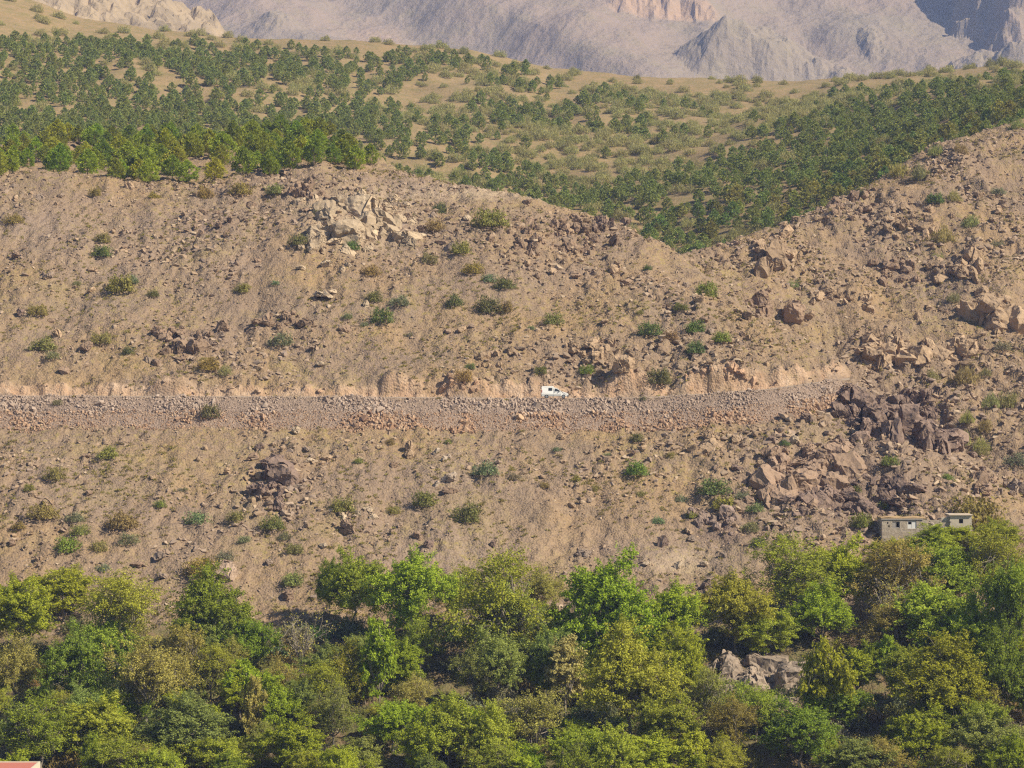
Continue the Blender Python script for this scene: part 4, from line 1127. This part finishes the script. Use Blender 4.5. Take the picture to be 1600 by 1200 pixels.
# ------------------------------------------------------------------ trees of the valley garden
GRN = (0.365, 0.420, 0.040); OLV = (0.370, 0.390, 0.050); DRK = (0.265, 0.330, 0.042); YEL = (0.44, 0.385, 0.105); BRW = (0.375, 0.345, 0.085); CRM = (0.50, 0.46, 0.17); GGR = (0.300, 0.345, 0.085)
VT = [  # column, row of crown centre, half width, half height, kind, colour, colour word
    (30, 958, 62, 58, 'dense', GRN, 'bright green'), (100, 925, 60, 42, 'dense', GRN, 'bright green'), (190, 962, 72, 70, 'sparse', OLV, 'thin olive'), (22, 1048, 46, 62, 'sparse', YEL, 'thin yellowish'),
    (118, 1050, 58, 72, 'dense', DRK, 'dark green'), (228, 1062, 78, 78, 'sparse', BRW, 'thin brownish'), (165, 1010, 50, 48, 'dense', OLV, 'olive'), (332, 962, 66, 68, 'dense', DRK, 'dark green'), (388, 1008, 46, 44, 'dense', DRK, 'dark green'),
    (305, 990, 38, 44, 'dense', DRK, 'dark green'), (556, 922, 60, 58, 'dense', DRK, 'dark green'), (515, 915, 24, 42, 'dense', DRK, 'dark green'), (640, 928, 66, 72, 'dense', GRN, 'bright green'),
    (592, 1042, 50, 76, 'upright', GRN, 'bright green'), (545, 1060, 46, 58, 'sparse', OLV, 'thin olive'), (785, 962, 92, 92, 'sparse', OLV, 'thin olive'), (790, 985, 70, 70, 'sparse', GGR, 'thin grey-green'), (722, 930, 50, 52, 'sparse', OLV, 'thin olive'), (842, 925, 46, 46, 'sparse', YEL, 'thin yellowish'),
    (948, 958, 82, 92, 'dense', GRN, 'bright green'), (1048, 968, 62, 60, 'dense', GRN, 'bright green'), (985, 1070, 84, 84, 'dense', OLV, 'olive'), (1060, 1050, 50, 56, 'dense', GRN, 'bright green'),
    (1150, 952, 56, 60, 'dense', OLV, 'olive'), (1232, 905, 74, 62, 'sparse', OLV, 'thin olive'), (1312, 902, 62, 62, 'dense', GRN, 'bright green'), (1398, 914, 78, 64, 'sparse', BRW, 'thin brownish'), (1480, 900, 72, 58, 'dense', OLV, 'olive'),
    (1548, 890, 60, 58, 'sparse', OLV, 'thin olive'), (1582, 955, 52, 92, 'dense', DRK, 'dark green'), (1195, 985, 52, 42, 'dense', OLV, 'olive'), (1290, 1062, 52, 92, 'upright', GRN, 'bright green'), (1285, 965, 52, 48, 'dense', GRN, 'bright green'), (1452, 975, 80, 62, 'dense', OLV, 'olive'), (1392, 985, 58, 52, 'sparse', BRW, 'thin brownish'),
    (1470, 1078, 84, 72, 'dense', GRN, 'bright green'), (1568, 1062, 54, 72, 'dense', DRK, 'dark green'), (1530, 1000, 50, 56, 'dense', GRN, 'bright green'), (1450, 856, 56, 32, 'dense', OLV, 'olive'), (1502, 842, 44, 26, 'dense', GRN, 'bright green'), (1392, 868, 42, 26, 'dense', OLV, 'olive'), (1560, 838, 36, 30, 'dense', OLV, 'olive'), (1360, 1030, 22, 28, 'dense', GRN, 'bright green'), (1420, 1050, 46, 44, 'dense', OLV, 'olive'),
    (1180, 1105, 56, 46, 'sparse', OLV, 'thin olive'), (1105, 1100, 42, 50, 'sparse', BRW, 'thin brownish'), (60, 1150, 70, 56, 'sparse', OLV, 'thin olive'), (150, 1138, 70, 52, 'dense', OLV, 'olive'), (285, 1150, 72, 52, 'dense', GGR, 'grey-green'), (400, 1112, 34, 60, 'upright', YEL, 'yellowish'),
    (460, 1165, 60, 46, 'dense', GRN, 'bright green'), (500, 1085, 48, 50, 'sparse', OLV, 'thin olive'), (612, 1132, 50, 44, 'dense', GRN, 'bright green'), (700, 1150, 62, 58, 'dense', OLV, 'olive'), (832, 1128, 60, 58, 'sparse', BRW, 'thin brownish'), (905, 1170, 62, 44, 'dense', GRN, 'bright green'),
    (1040, 1132, 60, 54, 'dense', DRK, 'dark green'), (1000, 1185, 72, 40, 'dense', GRN, 'bright green'), (1115, 1205, 62, 30, 'dense', OLV, 'olive'), (1250, 1145, 66, 52, 'dense', DRK, 'dark green'), (1440, 1150, 52, 46, 'dense', GRN, 'bright green'), (1540, 1160, 60, 46, 'dense', GGR, 'grey-green'),
    (780, 1195, 60, 38, 'sparse', OLV, 'thin olive'), (350, 1185, 56, 40, 'dense', OLV, 'olive'), (560, 1195, 50, 34, 'dense', GGR, 'grey-green'), (200, 1195, 60, 38, 'sparse', OLV, 'thin olive'), (1340, 1190, 60, 36, 'dense', GGR, 'grey-green'), (1480, 1205, 60, 34, 'sparse', OLV, 'thin olive'), (1590, 1190, 44, 50, 'dense', GRN, 'bright green'),
    (330, 1045, 40, 42, 'sparse', OLV, 'thin olive'), (740, 1055, 40, 44, 'sparse', GGR, 'thin grey-green'), (655, 1010, 40, 46, 'sparse', OLV, 'thin olive'), (440, 1075, 40, 48, 'sparse', BRW, 'thin brownish'), (860, 990, 44, 50, 'dense', OLV, 'olive')]
r = random.Random(5)
def put_tree(u, v, hw, hh, kind, col, label=None, cname='', bark=(0.40, 0.35, 0.29)):
    base_v = v + hh * 1.12
    P = hit([u], [base_v])[0]
    k = P[1] / F
    H = (hh * 2.2) * k; W = hw * 2 * k * 1.22
    tr, cr = r.choice(TREES[kind])
    e = empty('broadleaf_tree', P - np.array([0, 0, 0.1]), r.uniform(0, 6.28), (W, W, H))
    obj('trunk', tr, e, color=bark)
    if cr: obj('crown', cr, e, color=[q * r.uniform(0.75, 1.2) for q in col] if False else (lambda g_: [q * g_ * r.uniform(0.94, 1.06) for q in col])(r.uniform(0.82, 1.18)))
    if label: tag(e, label, 'tree')
    else: later(e, ('tall ' if hh > 68 else 'low ' if hh < 46 else '') + cname + ' tree', 'tree', u, v, 'trees of the valley garden')
for (u, v, hw, hh, kind, col, cn) in VT: put_tree(u, v, hw, hh, kind, col, None, cn)
put_tree(470, 1000, 44, 60, 'bare', YEL, 'leafless tree with pale branches between the dark green trees', bark=(0.46, 0.40, 0.33))
put_tree(1246, 898, 52, 62, 'bare', OLV, 'pale-trunked bare tree in the canopy left of the stone house', bark=(0.55, 0.49, 0.41))
put_tree(1392, 948, 50, 52, 'bare', BRW, 'grey bare-branched tree in the canopy below the stone house', bark=(0.46, 0.41, 0.35))
put_tree(882, 1052, 56, 62, 'upright', CRM, 'cream-topped pale tree with slim bare stems in the middle of the valley')

# smaller trees filling the garden between them
for i in range(105):
    u = -20 + 1640 * ((i * 0.6180339) % 1); v = r.uniform(1000, 1215)
    if 1100 < u < 1260 and v < 1125: continue
    if 655 < u < 745 and v < 1090: continue
    if 1330 < u < 1400 and v > 1080 and v < 1150: continue
    kind, col, cn = r.choice([('dense', GRN, 'bright green'), ('dense', GRN, 'bright green'), ('upright', GRN, 'slim green'), ('dense', OLV, 'olive'), ('sparse', OLV, 'thin olive'), ('sparse', BRW, 'thin brownish'), ('dense', DRK, 'dark green'), ('upright', GRN, 'slim green'), ('dense', GGR, 'grey-green'), ('sparse', YEL, 'thin yellowish')])
    hw = r.uniform(26, 50)
    put_tree(u, v, hw, hw * r.uniform(0.85, 1.25), kind, col, None, cn)
# undergrowth between the trees
for i in range(330):
    u = r.uniform(-10, 1610); v = r.uniform(985, 1215)
    if 1110 < u < 1250 and v < 1110 and i % 3: continue
    w = r.uniform(24, 64); code = r.choice('oogbdgo')
    col, cn, st = BC[code]
    P = hit([u], [v])[0]; m = w * 0.5 / F * P[1]
    o = obj('garden_shrub', r.choice(BUSH['cushion'] + BUSH['low']), None, P, (0, 0, r.uniform(0, 6.28)), (m, m, m * r.uniform(0.9, 1.5)), [q * r.uniform(0.8, 1.1) for q in col])
    later(o, ('small ' if w < 28 else '') + cn + ' shrub', 'shrub', u, v, 'undergrowth shrubs between the valley trees')

# ------------------------------------------------------------------ box and prism helpers for built things
def box(bm, x0, x1, y0, y1, z0, z1):
    r_ = bmesh.ops.create_cube(bm, size=1.0, matrix=Matrix.Translation(((x0 + x1) / 2, (y0 + y1) / 2, (z0 + z1) / 2)) @ Matrix.Diagonal((x1 - x0, y1 - y0, z1 - z0, 1)))
    return r_['verts']
def bm_obj(name, fn, mat, parent=None, bevel=0.0, loc=None, smooth=False):
    bm = bmesh.new(); fn(bm)
    if bevel: bmesh.ops.bevel(bm, geom=list(bm.edges), offset=bevel, segments=2, affect='EDGES', clamp_overlap=True)
    bmesh.ops.recalc_face_normals(bm, faces=bm.faces)
    if smooth:
        for f in bm.faces: f.smooth = True
    me = bpy.data.meshes.new(name); bm.to_mesh(me); bm.free(); me.materials.append(mat)
    return obj(name, me, parent, loc)

# ------------------------------------------------------------------ the white van (faces right)
WHITE = mat_simple('white_paint', (0.88, 0.88, 0.86), 0.25, 0.5)
GLASS = mat_simple('dark_glass', (0.03, 0.035, 0.04), 0.08, 0.6)
PLAST = mat_simple('grey_plastic', (0.12, 0.12, 0.125), 0.6, 0.3)
TYRE = mat_simple('tyre_rubber', (0.025, 0.025, 0.025), 0.85, 0.2)
RIM = mat_simple('steel_rim', (0.45, 0.45, 0.46), 0.35, 0.5, metal=0.7)
LAMP = mat_simple('headlight_glass', (0.7, 0.72, 0.74), 0.1, 0.6)
REDL = mat_simple('tail_light_red', (0.35, 0.02, 0.02), 0.25, 0.5)
vx, vy = 4.6, float(road_y(np.array([6.8]))[0]) - 1.3
vz = float(np.interp(6.8, RDX, RD[:, 1])) + 0.11
van = empty('parked_van', (vx, vy, vz))
tag(van, 'small white van with raised box back on the hillside road', 'van')
def extr(bm, pts, hw, taper=None):
    a = [bm.verts.new((x, -hw if taper is None else -taper(x, z) * hw, z)) for x, z in pts]
    b = [bm.verts.new((x, hw if taper is None else taper(x, z) * hw, z)) for x, z in pts]
    bm.faces.new(a); bm.faces.new(b[::-1])
    for i in range(len(pts)):
        j = (i + 1) % len(pts); bm.faces.new((a[j], a[i], b[i], b[j]))
bodyp = [(0.0, 0.32), (-0.02, 1.0), (0.02, 1.80), (0.10, 1.88), (1.72, 1.90), (1.86, 1.84), (1.98, 1.66), (2.35, 1.60), (3.12, 1.06), (3.85, 0.90), (4.12, 0.74), (4.18, 0.50), (4.14, 0.30)]
tp = lambda x, z: (1.0 - 0.10 * max(0, (z - 1.0)) / 0.8) * (1 - 0.12 * max(0, x - 3.6))
body = bm_obj('body', lambda bm: extr(bm, bodyp, 0.82, tp), WHITE, van, 0.035)
def panel(name, pts, mat, parent, side=-1, off=0.004):
    def fn(bm):
        w = [bm.verts.new((x, side * (0.82 * tp(x, z) + off + 0.0), z)) for x, z in pts]
        w2 = [bm.verts.new((x, side * (0.82 * tp(x, z) - 0.03), z)) for x, z in pts]
        bm.faces.new(w); bm.faces.new(w2[::-1])
        for i in range(len(pts)):
            j = (i + 1) % len(pts); bm.faces.new((w[i], w2[i], w2[j], w[j]))
    return bm_obj(name, fn, mat, parent)
for sd in (-1, 1):
    panel('side_window', [(1.10, 1.22), (1.66, 1.22), (1.66, 1.62), (1.10, 1.62)], GLASS, van, sd, 0.012)
    d_ = panel('door', [(1.92, 0.42), (3.02, 0.42), (3.04, 1.06), (2.36, 1.545), (2.02, 1.58), (1.92, 1.5)], WHITE, van, sd, 0.010)
    panel('door_window', [(2.02, 1.12), (2.92, 1.10), (2.36, 1.49), (2.06, 1.52)], GLASS, d_, sd, 0.018)
    panel('door_handle', [(1.98, 0.98), (2.16, 0.98), (2.16, 1.03), (1.98, 1.03)], PLAST, d_, sd, 0.03)
    panel('side_moulding', [(0.05, 0.50), (3.05, 0.50), (3.05, 0.58), (0.05, 0.58)], PLAST, van, sd, 0.02)
    panel('rear_light', [(-0.01, 0.9), (0.10, 0.9), (0.10, 1.35), (0.0, 1.35)], REDL, van, sd, 0.012)
    hl = bm_obj('headlight', lambda bm: box(bm, 3.86, 4.10, sd * 0.66 - 0.11, sd * 0.66 + 0.11, 0.66, 0.82), LAMP, van, 0.03)
    bm_obj('mirror', lambda bm: box(bm, 2.72, 2.86, sd * 0.92 - 0.09, sd * 0.92 + 0.09, 1.06, 1.22), PLAST, van, 0.03)
def wscreen(bm):
    a = [bm.verts.new(p) for p in ((2.42, -0.64, 1.57), (2.42, 0.64, 1.57), (3.07, 0.70, 1.112), (3.07, -0.70, 1.112))]
    nrm = Vector((0.575, 0, 0.82))
    b = [bm.verts.new(v.co + nrm * 0.012) for v in a]; c_ = [bm.verts.new(v.co - nrm * 0.03) for v in a]
    for v in a: bm.verts.remove(v)
    bm.faces.new(b); bm.faces.new(c_[::-1])
    for i in range(4): bm.faces.new((b[i], c_[i], c_[(i + 1) % 4], b[(i + 1) % 4]))
bm_obj('windscreen', wscreen, GLASS, van)
bm_obj('front_bumper', lambda bm: box(bm, 3.95, 4.26, -0.80, 0.80, 0.26, 0.52), PLAST, van, 0.05)
bm_obj('rear_bumper', lambda bm: box(bm, -0.10, 0.08, -0.80, 0.80, 0.26, 0.50), PLAST, van, 0.04)
def disc(bm, r0, r1, y0, y1, n=24):
    rings = []
    for (rr, yy) in ((r1, y0), (r0, y0), (r0, y1), (r1, y1)):
        rings.append([bm.verts.new((math.cos(2 * math.pi * k / n) * rr, yy, math.sin(2 * math.pi * k / n) * rr)) for k in range(n)])
    for a in range(4):
        A, B = rings[a], rings[(a + 1) % 4]
        for k in range(n): bm.faces.new((A[k], A[(k + 1) % n], B[(k + 1) % n], B[k]))
def capdisc(bm, r0, y0, y1, n=24):
    bmesh.ops.create_cone(bm, cap_ends=True, segments=n, radius1=r0, radius2=r0, depth=abs(y1 - y0), matrix=Matrix.Translation((0, (y0 + y1) / 2, 0)) @ Matrix.Rotation(math.pi / 2, 4, 'X'))
for wx_ in (0.78, 3.42):
    for sd in (-1, 1):
        w = empty('wheel', (wx_, sd * 0.74, 0.30)); w.parent = van
        bm_obj('tyre', lambda bm: disc(bm, 0.30, 0.19, -0.10, 0.10), TYRE, w, smooth=False)
        bm_obj('rim', lambda bm: capdisc(bm, 0.192, -0.085, 0.085), RIM, w)

# ------------------------------------------------------------------ stone house and hut above the trees
STONE = mat_simple('pale_rubble_wall', (0.47, 0.40, 0.315), 0.95, 0.1, 0.85, 2.2, (0.22, 0.17, 0.135), bumpd=0.12)
STONE2 = mat_simple('pale_plaster_wall', (0.52, 0.46, 0.38), 0.95, 0.1, 0.4, 1.6, (0.34, 0.28, 0.22), bumpd=0.04)
MUD = mat_simple('earth_roof', (0.40, 0.28, 0.16), 0.95, 0.1, 0.5, 2.0, (0.3, 0.22, 0.1), bumpd=0.08)
SLABM = mat_simple('concrete_slab', (0.58, 0.48, 0.38), 0.9, 0.15, 0.3, 1.2, (0.42, 0.34, 0.27))
HOLE_SHADE = mat_simple('painted_hole_shade', (0.03, 0.025, 0.02), 0.95, 0.05)  # near-black colour painted in for the shade inside openings
FRAME = mat_simple('white_frame', (0.75, 0.74, 0.72), 0.7, 0.2, 0.3, 6.0, (0.4, 0.36, 0.33))
WOODG = mat_simple('grey_shutter', (0.36, 0.33, 0.31), 0.85, 0.1, 0.4, 5.0, (0.2, 0.18, 0.17))
Yh = float(hit([1415], [846])[0][1]) - 0.4; kx = Yh / F
def X_(u): return (u - 800) * kx
def Z_(v): return (600 - v) * kx
def walled(name, root, x0, x1, y0, y1, z0, z1, holes, mat, th=0.45):
    """four walls; the front (towards the camera) is built round its openings"""
    def fn(bm):
        box(bm, x0, x1, y1 - th, y1, z0, z1); box(bm, x0, x0 + th, y0 + th + 0.002, y1 - th - 0.002, z0, z1 - 0.002); box(bm, x1 - th, x1, y0 + th + 0.002, y1 - th - 0.002, z0, z1 - 0.002)
        cur = x0
        for (a, b, c, d) in sorted(holes):
            box(bm, cur, a, y0, y0 + th, z0, z1)
            box(bm, a, b, y0 + 0.002, y0 + th - 0.002, z0, c); box(bm, a, b, y0 + 0.002, y0 + th - 0.002, d, z1)
            cur = b
        box(bm, cur, x1, y0, y0 + th, z0, z1)
    return bm_obj(name, fn, mat, root)
hx0, hx1 = X_(1378), X_(1448); hz1 = Z_(811); hz0 = hz1 - 4.6
house = empty('stone_house', ((hx0 + hx1) / 2, Yh, hz0)); tag(house, 'low stone house with flat earth roof half hidden by the treetops', 'house')
ox, oy, oz = house.location
w1 = (X_(1394), X_(1406), Z_(825), Z_(815)); w2 = (X_(1418), X_(1432), Z_(826), Z_(814.5)); w0 = (X_(1386), X_(1391), Z_(824), Z_(815.5))
loc_h = lambda t: (t[0] - ox, t[1] - ox, t[2] - oz, t[3] - oz)
walled('wall', house, hx0 - ox, hx1 - ox, 0, 4.5, 0, hz1 - oz, [loc_h(w1), loc_h(w2)], STONE)
def roof_fn(bm):
    box(bm, hx0 - ox - 0.05, hx1 - ox + 0.05, -0.05, 4.6, hz1 - oz + 0.002, hz1 - oz + 0.12)
    bmesh.ops.subdivide_edges(bm, edges=bm.edges, cuts=6, use_grid_fill=True)
    for v in bm.verts:
        if v.co.z > hz1 - oz + 0.1: v.co.z += random.uniform(-0.06, 0.14)
bm_obj('roof', roof_fn, MUD, house)
bm_obj('wooden_gutter', lambda bm: box(bm, hx0 - ox - 0.1, hx1 - ox - 0.5, -0.115, -0.055, hz1 - oz - 0.1, hz1 - oz + 0.06), WOODG, house)
for wi, (wd, fm) in enumerate(((w1, WOODG), (w2, FRAME))):
    a, b, c, d = loc_h(wd)
    wf = bm_obj('window', lambda bm: (box(bm, a, a + 0.09, 0.06, 0.16, c, d), box(bm, b - 0.09, b, 0.06, 0.16, c, d), box(bm, a + 0.09, b - 0.09, 0.062, 0.158, d - 0.1, d), box(bm, a + 0.09, b - 0.09, 0.062, 0.158, c, c + 0.09), box(bm, (a + b) / 2 - 0.04, (a + b) / 2 + 0.04, 0.064, 0.156, c + 0.09, d - 0.1)), fm, house)
    bm_obj('opening_shade_panel', lambda bm: box(bm, a + 0.01, b - 0.01, 0.35, 0.40, c + 0.01, d - 0.01), HOLE_SHADE, wf)  # dark panel behind the frame, painted as the unlit room
    if wi == 1:
        bm_obj('shutter', lambda bm: (box(bm, a + 0.1, (a + b) / 2 - 0.05, 0.08, 0.12, c + 0.1, d - 0.45), box(bm, (a + b) / 2 + 0.05, b - 0.1, 0.08, 0.12, c + 0.1, d - 0.11)), FRAME, wf)
    else:
        bm_obj('shutter', lambda bm: box(bm, a + 0.1, (a + b) / 2 - 0.05, 0.08, 0.12, c + 0.1, d - 0.11), WOODG, wf)
for su, sv in ((1387, 817), (1389, 822), (1441, 818)):
    bm_obj('niche_shade_patch', lambda bm: box(bm, X_(su) - ox - 0.09, X_(su) - ox + 0.09, -0.012, 0.05, Z_(sv) - oz - 0.12, Z_(sv) - oz + 0.12), HOLE_SHADE, house)  # flat dark block on the wall, painted as the shade of a recess

# low ruined wall joining house and hut: built of its own stones
lw = empty('dry_stone_wall', (X_(1460), Yh + 0.6, hz0)); tag(lw, 'crumbling dry stone wall between the stone house and the hut', 'wall')
r2 = random.Random(3)
for k in range(80):
    cu = r2.uniform(1449, 1490); t = (cu - 1449) / 41
    zt = Z_(810 + 3 * math.sin(t * 6) + 2 * t)
    z_ = r2.uniform(hz0 + 0.8, zt); s_ = r2.uniform(0.16, 0.34)
    obj('stone', ROCKS[r2.randrange(len(ROCKS))], lw, (X_(cu) - lw.location.x, r2.uniform(-0.1, 0.25), z_ - hz0), (r2.uniform(-.3, .3), r2.uniform(-.3, .3), r2.uniform(0, 6)), (s_ * 1.3, s_, s_ * 0.8), (0.46 * r2.uniform(.8, 1.1), 0.40, 0.34))
def lw_core(bm):
    box(bm, X_(1449) - lw.location.x, X_(1490) - lw.location.x, -0.05, 0.35, 0, Z_(813) - hz0)
bm_obj('wall_core', lw_core, STONE, lw)

ux0, ux1 = X_(1485), X_(1519); uz1 = Z_(805.5); uz0 = uz1 - 3.9
hut = empty('stone_hut', ((ux0 + ux1) / 2, Yh + 0.3, uz0)); tag(hut, 'small plastered hut with overhanging slab roof and one dark window', 'hut')
px_, py_, pz_ = hut.location
hw_ = (X_(1499), X_(1505.5), Z_(818), Z_(811.5))
walled('wall', hut, ux0 - px_, ux1 - px_, 0, 3.2, 0, uz1 - pz_, [(hw_[0] - px_, hw_[1] - px_, hw_[2] - pz_, hw_[3] - pz_)], STONE2, 0.4)
bm_obj('window', lambda bm: box(bm, hw_[0] - px_ + 0.005, hw_[1] - px_ - 0.005, 0.25, 0.30, hw_[2] - pz_ + 0.005, hw_[3] - pz_ - 0.005), HOLE_SHADE, hut)  # dark panel in the opening, painted as the hut's unlit inside
bm_obj('roof', lambda bm: box(bm, ux0 - px_ - 0.2, ux1 - px_ + 0.12, -0.3, 3.4, uz1 - pz_ + 0.003, uz1 - pz_ + 0.14), SLABM, hut, 0.02)
bm_obj('side_wall', lambda bm: box(bm, X_(1472) - px_, ux0 - px_ - 0.003, 0.3, 0.7, 0, Z_(809) - pz_), STONE2, hut)

# ------------------------------------------------------------------ red building corner, bottom left
REDW = mat_simple('red_painted_wall', (0.50, 0.17, 0.13), 0.85, 0.15, 0.3, 0.8, (0.42, 0.20, 0.16))
TRIM = mat_simple('pale_trim', (0.60, 0.54, 0.42), 0.85, 0.15, 0.3, 3.0, (0.45, 0.40, 0.3))
Yr = 272.0; kr = Yr / F
rx1 = (63 - 800) * kr; rzt = (600 - 1189.5) * kr
rgz = float(HG(np.array([rx1 - 4]), np.array([Yr - 4]))[0]) - 1.2
red = empty('red_house', (rx1 - 4.5, Yr - 8, rgz)); tag(red, 'corner of a house with red flat roof and pale parapet at the bottom left', 'house')
zr_ = rzt - rgz
bm_obj('wall', lambda bm: box(bm, -4.5, 4.5, 0, 8, 0, zr_ - 0.25), TRIM, red)
bm_obj('roof', lambda bm: box(bm, -4.4, 4.35, 0.1, 7.85, zr_ - 0.247, zr_ - 0.12), REDW, red)
bm_obj('parapet', lambda bm: (box(bm, -4.5, 4.5, 7.853, 8.0, zr_ - 0.247, zr_), box(bm, 4.353, 4.5, 0, 7.85, zr_ - 0.247, zr_ - 0.003)), TRIM, red)

# ------------------------------------------------------------------ remnant of a block wall, bottom
CONC = mat_simple('pale_concrete_block', (0.60, 0.54, 0.46), 0.9, 0.1, 0.4, 4.0, (0.42, 0.37, 0.3), bumpd=0.03)
Pb = hit([1125], [1180])[0]; kb = Pb[1] / F
bw = empty('block_wall', Pb); tag(bw, 'remnant of a pale block wall among the treetops at the bottom', 'wall')
topz = (600 - 1166) * kb - Pb[2]
zz_ = -0.4; row = 0
while zz_ < topz - 0.05:
    h_ = min(0.42, topz - zz_)
    for c in range(4):
        xa = (1109 - 1125) * kb + c * 0.58 + (0.12 if row % 2 else 0)
        if h_ < 0.1 or (topz - zz_ < 0.5 and c == 2): continue
        bm_obj('block', lambda bm: box(bm, xa, xa + 0.56, -0.2 + 0.01 * c, 0.2 + 0.01 * c, zz_, zz_ + h_ - 0.02), CONC, bw, 0.02)
    zz_ += 0.42; row += 1

settle_labels()

# ------------------------------------------------------------------ the air
def haze_box(bm): box(bm, -1500, 1500, -60, 3600, -92, 900)
hm, hnt, hout = new_mat('haze_air')
pv = hnt.nodes.new('ShaderNodeVolumePrincipled')
pv.inputs['Color'].default_value = (0.40, 0.53, 1.0, 1)
pv.inputs['Absorption Color'].default_value = (0.9, 0.9, 0.9, 1)
pv.inputs['Density'].default_value = 0.00012
pv.inputs['Anisotropy'].default_value = 0.0
hnt.links.new(pv.outputs[0], hout.inputs['Volume'])
hz_o = bm_obj('haze', haze_box, hm)
tag(hz_o, 'pale blue haze in the air in front of the far mountains', 'haze', None, 'stuff')
